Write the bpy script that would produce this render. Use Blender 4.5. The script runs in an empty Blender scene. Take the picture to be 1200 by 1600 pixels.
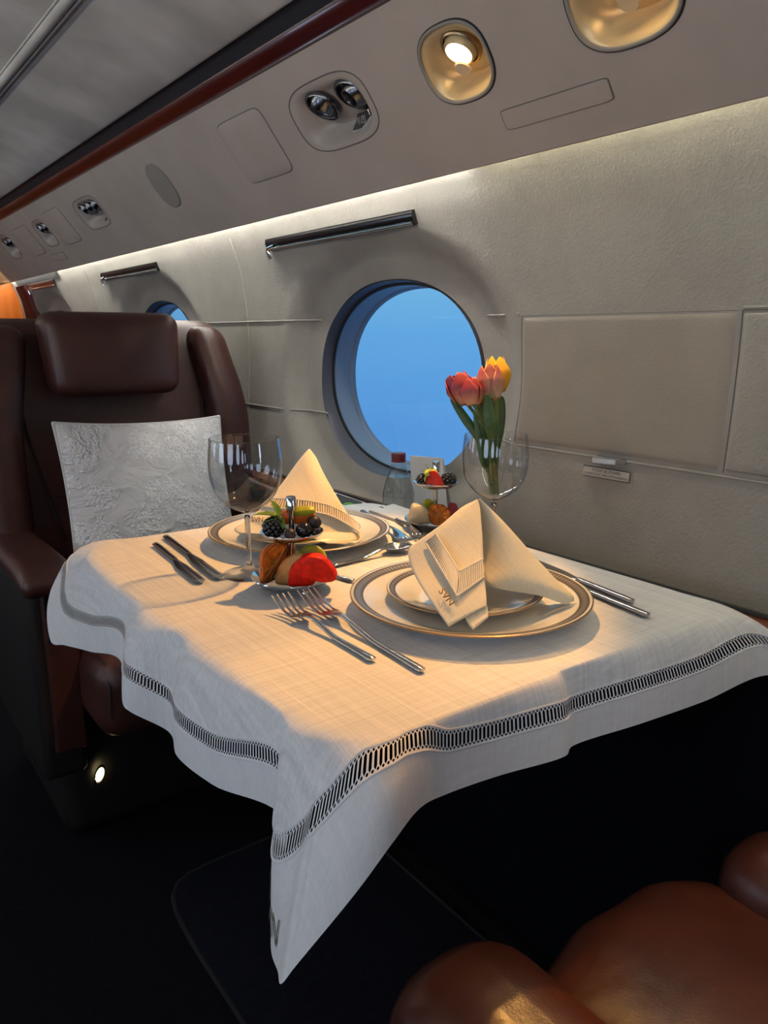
import bpy, bmesh, math, random
from mathutils import Vector, Matrix, Euler, noise
random.seed(7)
PI = math.pi
scene = bpy.context.scene
COL = scene.collection

# ------------------------------------------------------------------ camera frame
FPX, CX, CY = 1200.0, 600.0, 800.0
PITCH = math.atan(277.0 / FPX)
YAW = math.atan(914.0 / math.hypot(FPX, 277.0))
CAM = Vector((0.0, 0.0, 1.01))
FW = Vector((math.sin(YAW) * math.cos(PITCH), math.cos(YAW) * math.cos(PITCH), -math.sin(PITCH)))
RT = Vector((math.cos(YAW), -math.sin(YAW), 0.0))
UP = RT.cross(FW)
HF = Vector((math.sin(YAW), math.cos(YAW), 0.0))       # horizontal forward
T = 0.70                                                # table cloth surface height


def ray(px, py):
    return FW + RT * ((px - CX) / FPX) - UP * ((py - CY) / FPX)


def at_z(px, py, z):
    d = ray(px, py)
    return CAM + d * ((z - CAM.z) / d.z)


def at_y(px, py, y):
    d = ray(px, py)
    return CAM + d * (y / d.y)


def at_x(px, py, x):
    d = ray(px, py)
    return CAM + d * (x / d.x)


def at_plane(px, py, p0, n):
    d = ray(px, py)
    return CAM + d * ((p0 - CAM).dot(n) / d.dot(n))


def lerp(a, b, t):
    return a + (b - a) * t


def sstep(a, b, x):
    t = max(0.0, min(1.0, (x - a) / (b - a)))
    return t * t * (3 - 2 * t)


def catmull(P, t):
    """open Catmull-Rom through P (Vectors), t in 0..1"""
    n = len(P) - 1
    x = min(max(t, 0.0), 1.0) * n
    i = min(int(x), n - 1)
    u = x - i
    p0 = P[max(i - 1, 0)]; p1 = P[i]; p2 = P[i + 1]; p3 = P[min(i + 2, n)]
    return 0.5 * ((2 * p1) + (p2 - p0) * u + (2 * p0 - 5 * p1 + 4 * p2 - p3) * u * u + (3 * p1 - p0 - 3 * p2 + p3) * u ** 3)


# ------------------------------------------------------------------ materials
def _new(name):
    m = bpy.data.materials.new(name)
    m.use_nodes = True
    nt = m.node_tree
    nt.nodes.clear()
    out = nt.nodes.new('ShaderNodeOutputMaterial')
    return m, nt, out


def N(nt, kind, **kw):
    n = nt.nodes.new(kind)
    for k, v in kw.items():
        if k in n.inputs:
            n.inputs[k].default_value = v
        else:
            setattr(n, k, v)
    return n


def principled(name, col, rough=0.5, metal=0.0, spec=0.5, coat=0.0, bump=None, vary=None, trans=0.0, ior=1.45, sheen=0.0, emit=None, sss=0.0, coord='Object'):
    """bump = [(scale, strength, distance), ...]; vary = (scale, amount) brightness variation"""
    m, nt, out = _new(name)
    b = N(nt, 'ShaderNodeBsdfPrincipled')
    b.inputs['Base Color'].default_value = (*col, 1)
    b.inputs['Roughness'].default_value = rough
    b.inputs['Metallic'].default_value = metal
    b.inputs['Specular IOR Level'].default_value = spec
    b.inputs['Coat Weight'].default_value = coat
    b.inputs['Coat Roughness'].default_value = 0.08
    b.inputs['Transmission Weight'].default_value = trans
    b.inputs['IOR'].default_value = ior
    b.inputs['Sheen Weight'].default_value = sheen
    if sss:
        b.inputs['Subsurface Weight'].default_value = sss
        b.inputs['Subsurface Radius'].default_value = (0.01, 0.006, 0.004)
        b.inputs['Subsurface Scale'].default_value = 0.5
    if emit:
        b.inputs['Emission Color'].default_value = (*emit[0], 1)
        b.inputs['Emission Strength'].default_value = emit[1]
    tc = N(nt, 'ShaderNodeTexCoord')
    if vary:
        t = N(nt, 'ShaderNodeTexNoise', Scale=vary[0], Detail=4.0, Roughness=0.55)
        nt.links.new(tc.outputs[coord], t.inputs['Vector'])
        r = N(nt, 'ShaderNodeMapRange')
        r.inputs['From Min'].default_value = 0.36
        r.inputs['From Max'].default_value = 0.64
        r.inputs['To Min'].default_value = 1 - vary[1]
        r.inputs['To Max'].default_value = 1 + vary[1]
        nt.links.new(t.outputs['Fac'], r.inputs['Value'])
        mx = N(nt, 'ShaderNodeVectorMath', operation='SCALE')
        mx.inputs[0].default_value = col
        nt.links.new(r.outputs['Result'], mx.inputs['Scale'])
        nt.links.new(mx.outputs['Vector'], b.inputs['Base Color'])
    last = None
    for (sc, st, di) in (bump or []):
        t = N(nt, 'ShaderNodeTexNoise', Scale=sc, Detail=3.0, Roughness=0.6)
        nt.links.new(tc.outputs[coord], t.inputs['Vector'])
        bp = N(nt, 'ShaderNodeBump', Strength=st, Distance=di)
        nt.links.new(t.outputs['Fac'], bp.inputs['Height'])
        if last:
            nt.links.new(last.outputs['Normal'], bp.inputs['Normal'])
        last = bp
    if last:
        nt.links.new(last.outputs['Normal'], b.inputs['Normal'])
    nt.links.new(b.outputs['BSDF'], out.inputs['Surface'])
    return m


def math_node(nt, op, a, b=None, c=None):
    n = N(nt, 'ShaderNodeMath', operation=op)
    for i, v in enumerate((a, b, c)):
        if v is None:
            continue
        if isinstance(v, (int, float)):
            n.inputs[i].default_value = v
        else:
            nt.links.new(v, n.inputs[i])
    return n.outputs[0]


def linen(name, col, amount=0.10, sc=1.0):
    """woven linen: slubs along two directions"""
    m, nt, out = _new(name)
    b = N(nt, 'ShaderNodeBsdfPrincipled')
    b.inputs['Roughness'].default_value = 0.85
    b.inputs['Specular IOR Level'].default_value = 0.2
    b.inputs['Sheen Weight'].default_value = 0.15
    tc = N(nt, 'ShaderNodeTexCoord')
    facs = []
    for s in ((900, 14, 14), (14, 900, 260), (300, 5, 5), (5, 300, 90)):
        mp = N(nt, 'ShaderNodeMapping')
        mp.inputs['Scale'].default_value = tuple(x * sc for x in s)
        nt.links.new(tc.outputs['Object'], mp.inputs['Vector'])
        t = N(nt, 'ShaderNodeTexNoise', Scale=1.0, Detail=2.0)
        nt.links.new(mp.outputs['Vector'], t.inputs['Vector'])
        facs.append(t.outputs['Fac'])
    s = math_node(nt, 'ADD', facs[0], facs[1])
    s2 = math_node(nt, 'ADD', facs[2], facs[3])
    s = math_node(nt, 'ADD', s, s2)
    r = N(nt, 'ShaderNodeMapRange')
    r.inputs['From Min'].default_value = 1.5
    r.inputs['From Max'].default_value = 2.5
    r.inputs['To Min'].default_value = 1 - amount
    r.inputs['To Max'].default_value = 1 + amount
    nt.links.new(s, r.inputs['Value'])
    mx = N(nt, 'ShaderNodeVectorMath', operation='SCALE')
    mx.inputs[0].default_value = col
    nt.links.new(r.outputs['Result'], mx.inputs['Scale'])
    nt.links.new(mx.outputs['Vector'], b.inputs['Base Color'])
    bp = N(nt, 'ShaderNodeBump', Strength=0.35, Distance=0.0006)
    nt.links.new(s, bp.inputs['Height'])
    nt.links.new(bp.outputs['Normal'], b.inputs['Normal'])
    nt.links.new(b.outputs['BSDF'], out.inputs['Surface'])
    return m


def lace(name, col):
    """drawn-thread ladder: real see-through slots, from the strip's UV (u counts ladders, v across)"""
    m, nt, out = _new(name)
    b = N(nt, 'ShaderNodeBsdfPrincipled')
    b.inputs['Base Color'].default_value = (*col, 1)
    b.inputs['Roughness'].default_value = 0.8
    b.inputs['Specular IOR Level'].default_value = 0.2
    tc = N(nt, 'ShaderNodeTexCoord')
    sp = N(nt, 'ShaderNodeSeparateXYZ')
    nt.links.new(tc.outputs['UV'], sp.inputs['Vector'])
    u, v = sp.outputs['X'], sp.outputs['Y']
    fu = math_node(nt, 'ABSOLUTE', math_node(nt, 'SUBTRACT', math_node(nt, 'FRACT', u), 0.5))
    bv = math_node(nt, 'ABSOLUTE', math_node(nt, 'SUBTRACT', v, 0.5))
    taper = math_node(nt, 'MULTIPLY', math_node(nt, 'MAXIMUM', math_node(nt, 'SUBTRACT', bv, 0.25), 0.0), 2.6)
    lim = math_node(nt, 'SUBTRACT', 0.29, taper)
    slot = math_node(nt, 'LESS_THAN', fu, lim)
    fu2 = math_node(nt, 'ABSOLUTE', math_node(nt, 'SUBTRACT', math_node(nt, 'FRACT', math_node(nt, 'ADD', u, 0.5)), 0.5))
    e1 = math_node(nt, 'POWER', math_node(nt, 'DIVIDE', fu2, 0.24), 2.0)
    e2 = math_node(nt, 'POWER', math_node(nt, 'DIVIDE', math_node(nt, 'SUBTRACT', bv, 0.37), 0.055), 2.0)
    small = math_node(nt, 'LESS_THAN', math_node(nt, 'ADD', e1, e2), 1.0)
    hole = math_node(nt, 'MAXIMUM', slot, small)
    tr = N(nt, 'ShaderNodeBsdfTransparent')
    mix = N(nt, 'ShaderNodeMixShader')
    nt.links.new(hole, mix.inputs['Fac'])
    nt.links.new(b.outputs['BSDF'], mix.inputs[1])
    nt.links.new(tr.outputs['BSDF'], mix.inputs[2])
    nt.links.new(mix.outputs['Shader'], out.inputs['Surface'])
    return m


def thin_glass(name, col=(1, 1, 1), gloss=1.0, rough=0.0):
    m, nt, out = _new(name)
    tr = N(nt, 'ShaderNodeBsdfTransparent')
    tr.inputs['Color'].default_value = (*col, 1)
    gl = N(nt, 'ShaderNodeBsdfGlossy')
    gl.inputs['Roughness'].default_value = rough
    ge = N(nt, 'ShaderNodeNewGeometry')
    dt = N(nt, 'ShaderNodeVectorMath', operation='DOT_PRODUCT')
    nt.links.new(ge.outputs['Normal'], dt.inputs[0])
    nt.links.new(ge.outputs['Incoming'], dt.inputs[1])
    c5 = math_node(nt, 'POWER', math_node(nt, 'SUBTRACT', 1.0, math_node(nt, 'ABSOLUTE', dt.outputs['Value'])), 5.0)
    fr = math_node(nt, 'ADD', math_node(nt, 'MULTIPLY', c5, 0.96), 0.04)
    k = math_node(nt, 'MINIMUM', math_node(nt, 'MULTIPLY', fr, gloss), 1.0)
    mix = N(nt, 'ShaderNodeMixShader')
    nt.links.new(k, mix.inputs['Fac'])
    nt.links.new(tr.outputs['BSDF'], mix.inputs[1])
    nt.links.new(gl.outputs['BSDF'], mix.inputs[2])
    nt.links.new(mix.outputs['Shader'], out.inputs['Surface'])
    return m


def emission(name, col, strength):
    m, nt, out = _new(name)
    e = N(nt, 'ShaderNodeEmission')
    e.inputs['Color'].default_value = (*col, 1)
    e.inputs['Strength'].default_value = strength
    nt.links.new(e.outputs['Emission'], out.inputs['Surface'])
    return m


def wood(name, c1, c2, rough=0.2, axis=1, scale=3.0, coat=0.6):
    m, nt, out = _new(name)
    b = N(nt, 'ShaderNodeBsdfPrincipled')
    b.inputs['Roughness'].default_value = rough
    b.inputs['Coat Weight'].default_value = coat
    b.inputs['Coat Roughness'].default_value = 0.05
    tc = N(nt, 'ShaderNodeTexCoord')
    mp = N(nt, 'ShaderNodeMapping')
    s = [scale * 14] * 3
    s[axis] = scale * 0.7
    mp.inputs['Scale'].default_value = s
    nt.links.new(tc.outputs['Object'], mp.inputs['Vector'])
    t = N(nt, 'ShaderNodeTexNoise', Scale=1.0, Detail=5.0, Distortion=0.8)
    nt.links.new(mp.outputs['Vector'], t.inputs['Vector'])
    cr = N(nt, 'ShaderNodeValToRGB')
    cr.color_ramp.elements[0].position = 0.3
    cr.color_ramp.elements[0].color = (*c1, 1)
    cr.color_ramp.elements[1].position = 0.7
    cr.color_ramp.elements[1].color = (*c2, 1)
    nt.links.new(t.outputs['Fac'], cr.inputs['Fac'])
    nt.links.new(cr.outputs['Color'], b.inputs['Base Color'])
    nt.links.new(b.outputs['BSDF'], out.inputs['Surface'])
    return m


def gradient(name, stops, axis='Z', lo=0.0, hi=1.0, rough=0.45, streak=0.0, sss=0.0):
    """colour that belongs to the thing, running along its own object axis"""
    m, nt, out = _new(name)
    b = N(nt, 'ShaderNodeBsdfPrincipled')
    b.inputs['Roughness'].default_value = rough
    tc = N(nt, 'ShaderNodeTexCoord')
    sp = N(nt, 'ShaderNodeSeparateXYZ')
    nt.links.new(tc.outputs['UV'], sp.inputs['Vector'])
    r = N(nt, 'ShaderNodeMapRange')
    r.inputs['From Min'].default_value = lo
    r.inputs['From Max'].default_value = hi
    nt.links.new(sp.outputs[axis], r.inputs['Value'])
    val = r.outputs['Result']
    if streak:
        t = N(nt, 'ShaderNodeTexNoise', Scale=9.0, Detail=3.0)
        nt.links.new(tc.outputs['UV'], t.inputs['Vector'])
        val = math_node(nt, 'ADD', val, math_node(nt, 'MULTIPLY', math_node(nt, 'SUBTRACT', t.outputs['Fac'], 0.5), streak))
    cr = N(nt, 'ShaderNodeValToRGB')
    el = cr.color_ramp.elements
    while len(el) < len(stops):
        el.new(0.5)
    for e, (p, c) in zip(el, stops):
        e.position = p
        e.color = (*c, 1)
    nt.links.new(val, cr.inputs['Fac'])
    nt.links.new(cr.outputs['Color'], b.inputs['Base Color'])
    nt.links.new(b.outputs['BSDF'], out.inputs['Surface'])
    return m


def ticks(name, c1, c2, rough=0.3, metal=0.5):
    """patterned plate rim: little ovals between two lines, from UV (u counts ovals, v across)"""
    m, nt, out = _new(name)
    b = N(nt, 'ShaderNodeBsdfPrincipled')
    b.inputs['Roughness'].default_value = rough
    b.inputs['Metallic'].default_value = metal
    tc = N(nt, 'ShaderNodeTexCoord')
    sp = N(nt, 'ShaderNodeSeparateXYZ')
    nt.links.new(tc.outputs['UV'], sp.inputs['Vector'])
    fu = math_node(nt, 'ABSOLUTE', math_node(nt, 'SUBTRACT', math_node(nt, 'FRACT', sp.outputs['X']), 0.5))
    bv = math_node(nt, 'ABSOLUTE', math_node(nt, 'SUBTRACT', sp.outputs['Y'], 0.5))
    e = math_node(nt, 'ADD', math_node(nt, 'POWER', math_node(nt, 'DIVIDE', fu, 0.33), 2.0), math_node(nt, 'POWER', math_node(nt, 'DIVIDE', bv, 0.30), 2.0))
    ins = math_node(nt, 'LESS_THAN', e, 1.0)
    mx = N(nt, 'ShaderNodeMix', data_type='RGBA')
    nt.links.new(ins, mx.inputs['Factor'])
    mx.inputs['A'].default_value = (*c1, 1)
    mx.inputs['B'].default_value = (*c2, 1)
    nt.links.new(mx.outputs['Result'], b.inputs['Base Color'])
    nt.links.new(b.outputs['BSDF'], out.inputs['Surface'])
    return m


M = {}
M['suede'] = principled('wall_suede', (0.285, 0.265, 0.235), 0.75, spec=0.35, bump=[(230, 0.45, 0.0022), (30, 0.10, 0.008)], vary=(7, 0.08))
M['suede_panel'] = principled('panel_suede', (0.285, 0.25, 0.21), 0.8, spec=0.3, bump=[(260, 0.3, 0.002)], vary=(9, 0.04))
M['ceiling'] = principled('ceiling_suede', (0.50, 0.485, 0.45), 0.9, spec=0.2, bump=[(300, 0.2, 0.001)], vary=(3.6, 0.20))
M['valance'] = principled('valance_leather', (0.38, 0.34, 0.30), 0.7, spec=0.3, bump=[(300, 0.2, 0.001)], vary=(6, 0.05))
M['vent_face'] = principled('vent_faceplate', (0.38, 0.345, 0.31), 0.35, spec=0.5)
M['oval_cover'] = principled('oval_cover_grey', (0.24, 0.225, 0.20), 0.7)
M['red_lacquer'] = wood('red_lacquered_wood', (0.040, 0.0050, 0.0055), (0.065, 0.0075, 0.0070), 0.25, 1, 2.0, 0.35)
M['red_post'] = principled('dark_red_post', (0.045, 0.006, 0.007), 0.7, spec=0.2)
M['dark_strip'] = principled('dark_fabric_strip', (0.016, 0.018, 0.024), 0.6)
M['soft_gap'] = principled('panel_gap_grey', (0.10, 0.095, 0.088), 0.8)
M['black_gap'] = principled('shadow_gap_black', (0.01, 0.01, 0.01), 0.6)
M['wood_ledge'] = wood('ledge_wood', (0.10, 0.022, 0.010), (0.24, 0.062, 0.022), 0.2, 1, 2.2)
M['amber_wood'] = wood('amber_wood', (0.30, 0.07, 0.008), (0.55, 0.15, 0.015), 0.25, 2, 1.2)
M['carpet'] = principled('navy_carpet', (0.005, 0.005, 0.007), 0.95, spec=0.1, bump=[(500, 0.6, 0.002)], vary=(90, 0.25))
M['mat'] = principled('navy_mat', (0.0065, 0.007, 0.012), 0.95, spec=0.1, bump=[(600, 0.6, 0.002)], vary=(120, 0.25))
M['mat_edge'] = principled('mat_binding', (0.006, 0.0065, 0.009), 0.9)
M['dado'] = principled('dark_dado_fabric', (0.004, 0.0045, 0.007), 0.9, spec=0.1)
M['leather'] = principled('oxblood_leather', (0.050, 0.0165, 0.0125), 0.42, spec=0.55, bump=[(420, 0.16, 0.0012), (26, 0.16, 0.006)], vary=(12, 0.18))
M['leather_lit'] = principled('lit_oxblood_leather', (0.068, 0.022, 0.0150), 0.30, spec=0.6, bump=[(420, 0.18, 0.0012), (9, 0.22, 0.015)], vary=(12, 0.2))  # same leather as the far seat, lamp light put into a brighter tone
M['seam'] = principled('leather_seam', (0.02, 0.008, 0.006), 0.6)
M['seat_base'] = principled('seat_base_black', (0.012, 0.010, 0.010), 0.5)
M['chrome'] = principled('chrome', (0.75, 0.75, 0.76), 0.08, 1.0)
M['steel'] = principled('cutlery_steel', (0.72, 0.70, 0.68), 0.13, 1.0)
M['brushed'] = principled('brushed_latch_steel', (0.62, 0.60, 0.57), 0.38, 0.85)
M['gunmetal'] = principled('dark_chrome', (0.16, 0.165, 0.18), 0.22, 1.0)
M['black_gloss'] = principled('black_gloss', (0.008, 0.008, 0.009), 0.15)
M['cloth'] = linen('white_linen', (0.79, 0.775, 0.77), 0.14)
M['hem'] = linen('white_linen_hem', (0.79, 0.775, 0.77), 0.06)
M['lace'] = lace('drawn_thread_lace', (0.80, 0.79, 0.78))
M['napkin'] = linen('napkin_linen', (0.80, 0.70, 0.52), 0.06, 1.6)
M['napkin_lace'] = principled('napkin_cord', (0.82, 0.74, 0.60), 0.8)
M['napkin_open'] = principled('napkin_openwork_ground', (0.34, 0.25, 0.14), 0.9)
M['tan_thread'] = principled('tan_thread', (0.20, 0.13, 0.06), 0.6)
M['olive_thread'] = principled('olive_thread', (0.17, 0.155, 0.10), 0.7)
M['china'] = principled('white_china', (0.80, 0.79, 0.75), 0.10, spec=0.55, coat=0.3)
M['rim'] = ticks('patterned_rim', (0.075, 0.068, 0.064), (0.24, 0.22, 0.21), 0.35, 0.25)
M['gold_line'] = principled('thin_gold_line', (0.26, 0.20, 0.15), 0.3, 0.7)
M['glass_thin'] = thin_glass('clear_crystal', (0.97, 0.975, 0.975), 1.3)
M['glass_solid'] = principled('clear_glass_stem', (1, 1, 1), 0.0, trans=1.0, ior=1.48)
M['pane'] = thin_glass('cabin_window_pane', (0.96, 0.98, 1.0), 0.5)
M['bottle'] = thin_glass('water_bottle_glass', (0.86, 0.90, 0.91), 2.0, 0.02)
M['water'] = thin_glass('still_water', (0.92, 0.94, 0.95), 0.7)
M['cap_red'] = principled('dark_red_cap', (0.12, 0.012, 0.02), 0.35)
M['paper'] = principled('white_paper', (0.72, 0.71, 0.70), 0.8, bump=[(300, 0.15, 0.001)])
M['card'] = principled('grey_white_card', (0.55, 0.54, 0.53), 0.6)
M['print_dark'] = principled('printed_dark', (0.03, 0.035, 0.04), 0.4)
M['print_green'] = principled('printed_green', (0.10, 0.42, 0.05), 0.5)
M['reveal'] = principled('window_reveal', (0.055, 0.052, 0.066), 0.45)
M['reveal_outer'] = principled('window_reveal_outer', (0.22, 0.24, 0.30), 0.4)
M['pillow'] = None
M['piping'] = principled('pillow_piping', (0.62, 0.60, 0.58), 0.8)
M['stem'] = principled('tulip_stem', (0.10, 0.16, 0.05), 0.5)
M['leaf'] = principled('tulip_leaf', (0.045, 0.095, 0.03), 0.45, vary=(60, 0.2))
M['mint'] = principled('mint_leaf', (0.13, 0.24, 0.02), 0.4, bump=[(200, 0.4, 0.002)], vary=(150, 0.25))
M['blackberry'] = principled('blackberry_skin', (0.006, 0.005, 0.009), 0.18, coat=0.5)
M['blueberry'] = principled('blueberry_skin', (0.030, 0.022, 0.028), 0.45, vary=(120, 0.35))
M['grape'] = principled('dark_grape', (0.014, 0.009, 0.013), 0.12, coat=0.4)
M['red_melon'] = principled('watermelon_flesh', (0.78, 0.014, 0.002), 0.5, spec=0.3, bump=[(180, 0.4, 0.002)], vary=(140, 0.22))
M['white_melon'] = principled('white_melon_flesh', (0.66, 0.58, 0.42), 0.35, sss=0.2, vary=(60, 0.08))
M['peach_melon'] = principled('peach_melon_flesh', (0.74, 0.36, 0.11), 0.45, vary=(40, 0.25), sss=0.1)
M['green_fruit'] = principled('green_fruit_flesh', (0.46, 0.46, 0.03), 0.35, vary=(70, 0.2), sss=0.1)
M['orange_dry'] = principled('dried_orange_flesh', (0.66, 0.17, 0.012), 0.35, bump=[(160, 0.7, 0.004)], vary=(110, 0.5))
M['orange_rind'] = principled('dried_orange_rind', (0.42, 0.10, 0.012), 0.5, bump=[(200, 0.5, 0.003)], vary=(90, 0.4))
M['orange_pith'] = principled('dried_orange_pith', (0.55, 0.26, 0.07), 0.5)
M['papaya'] = principled('orange_fruit', (0.70, 0.13, 0.015), 0.3, vary=(90, 0.25))
M['strawberry'] = principled('strawberry_skin', (0.62, 0.022, 0.010), 0.25, bump=[(260, 0.5, 0.002)], vary=(90, 0.2))
M['plum'] = principled('dark_pink_fruit', (0.22, 0.02, 0.045), 0.3)
M['lamp_bowl'] = principled('warm_lit_lamp_bowl', (0.72, 0.55, 0.30), 0.35, 0.35)  # cream bowl, the lamp's warm light put into its gold tone
M['bronze'] = principled('bronze_ring', (0.30, 0.22, 0.13), 0.3, 0.9)
M['lamp_lens'] = emission('lit_lens', (1.0, 0.72, 0.38), 30)
M['lamp_glass'] = principled('lamp_diffuser_leaf', (0.8, 0.62, 0.38), 0.25)
M['led'] = emission('cove_led', (1.0, 0.98, 0.90), 110)
M['led_dim'] = emission('cove_led_dim', (1.0, 0.95, 0.70), 40)
M['foot_lamp'] = emission('floor_lamp_lens', (1.0, 0.80, 0.38), 7)
M['plaque'] = principled('metal_plaque', (0.46, 0.42, 0.37), 0.4, 0.2)
M['frame_dark'] = principled('dark_grey_frame', (0.06, 0.06, 0.062), 0.75, spec=0.2)
M['petal_red'] = gradient('petal_red', [(0.0, (0.60, 0.34, 0.18)), (0.28, (0.48, 0.16, 0.11)), (0.55, (0.24, 0.022, 0.045)), (0.85, (0.36, 0.03, 0.05)), (1.0, (0.58, 0.12, 0.09))], 'Y', streak=0.25)
M['petal_pink'] = gradient('petal_pink', [(0.0, (0.62, 0.44, 0.27)), (0.40, (0.50, 0.24, 0.18)), (0.75, (0.30, 0.06, 0.075)), (1.0, (0.50, 0.16, 0.13))], 'Y', streak=0.25)
M['petal_yellow'] = gradient('petal_yellow', [(0.0, (0.68, 0.28, 0.01)), (0.5, (0.85, 0.42, 0.008)), (1.0, (0.90, 0.52, 0.012))], 'Y', streak=0.15)


def pillow_mat():
    m, nt, out = _new('embroidered_pillow_cotton')
    b = N(nt, 'ShaderNodeBsdfPrincipled')
    b.inputs['Roughness'].default_value = 0.85
    b.inputs['Specular IOR Level'].default_value = 0.2
    tc = N(nt, 'ShaderNodeTexCoord')
    # warped flowers: voronoi blobs with lobes, filled with knotted stitches
    w = N(nt, 'ShaderNodeTexNoise', Scale=26.0, Detail=2.0)
    nt.links.new(tc.outputs['UV'], w.inputs['Vector'])
    sc = N(nt, 'ShaderNodeVectorMath', operation='SCALE')
    sc.inputs['Scale'].default_value = 0.16
    nt.links.new(w.outputs['Color'], sc.inputs[0])
    ad = N(nt, 'ShaderNodeVectorMath', operation='ADD')
    nt.links.new(tc.outputs['UV'], ad.inputs[0])
    nt.links.new(sc.outputs['Vector'], ad.inputs[1])
    v = N(nt, 'ShaderNodeTexVoronoi', Scale=5.2)
    nt.links.new(ad.outputs['Vector'], v.inputs['Vector'])
    mask = N(nt, 'ShaderNodeMapRange')
    mask.inputs['From Min'].default_value = 0.54
    mask.inputs['From Max'].default_value = 0.49
    nt.links.new(v.outputs['Distance'], mask.inputs['Value'])
    kn = N(nt, 'ShaderNodeTexVoronoi', Scale=75.0)
    nt.links.new(tc.outputs['UV'], kn.inputs['Vector'])
    knot = math_node(nt, 'SUBTRACT', 0.9, kn.outputs['Distance'])
    emb = math_node(nt, 'MULTIPLY', mask.outputs['Result'], knot)
    cr = N(nt, 'ShaderNodeMapRange')
    cr.inputs['To Min'].default_value = 0.82
    cr.inputs['To Max'].default_value = 1.28
    nt.links.new(emb, cr.inputs['Value'])
    mx = N(nt, 'ShaderNodeVectorMath', operation='SCALE')
    mx.inputs[0].default_value = (0.78, 0.75, 0.74)
    nt.links.new(cr.outputs['Result'], mx.inputs['Scale'])
    nt.links.new(mx.outputs['Vector'], b.inputs['Base Color'])
    wr = N(nt, 'ShaderNodeTexNoise', Scale=5.0, Detail=4.0, Distortion=1.5)
    nt.links.new(tc.outputs['UV'], wr.inputs['Vector'])
    b1 = N(nt, 'ShaderNodeBump', Strength=0.6, Distance=0.03)
    nt.links.new(wr.outputs['Fac'], b1.inputs['Height'])
    b2 = N(nt, 'ShaderNodeBump', Strength=0.8, Distance=0.004)
    nt.links.new(emb, b2.inputs['Height'])
    nt.links.new(b1.outputs['Normal'], b2.inputs['Normal'])
    nt.links.new(b2.outputs['Normal'], b.inputs['Normal'])
    nt.links.new(b.outputs['BSDF'], out.inputs['Surface'])
    return m


M['pillow'] = pillow_mat()


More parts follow.
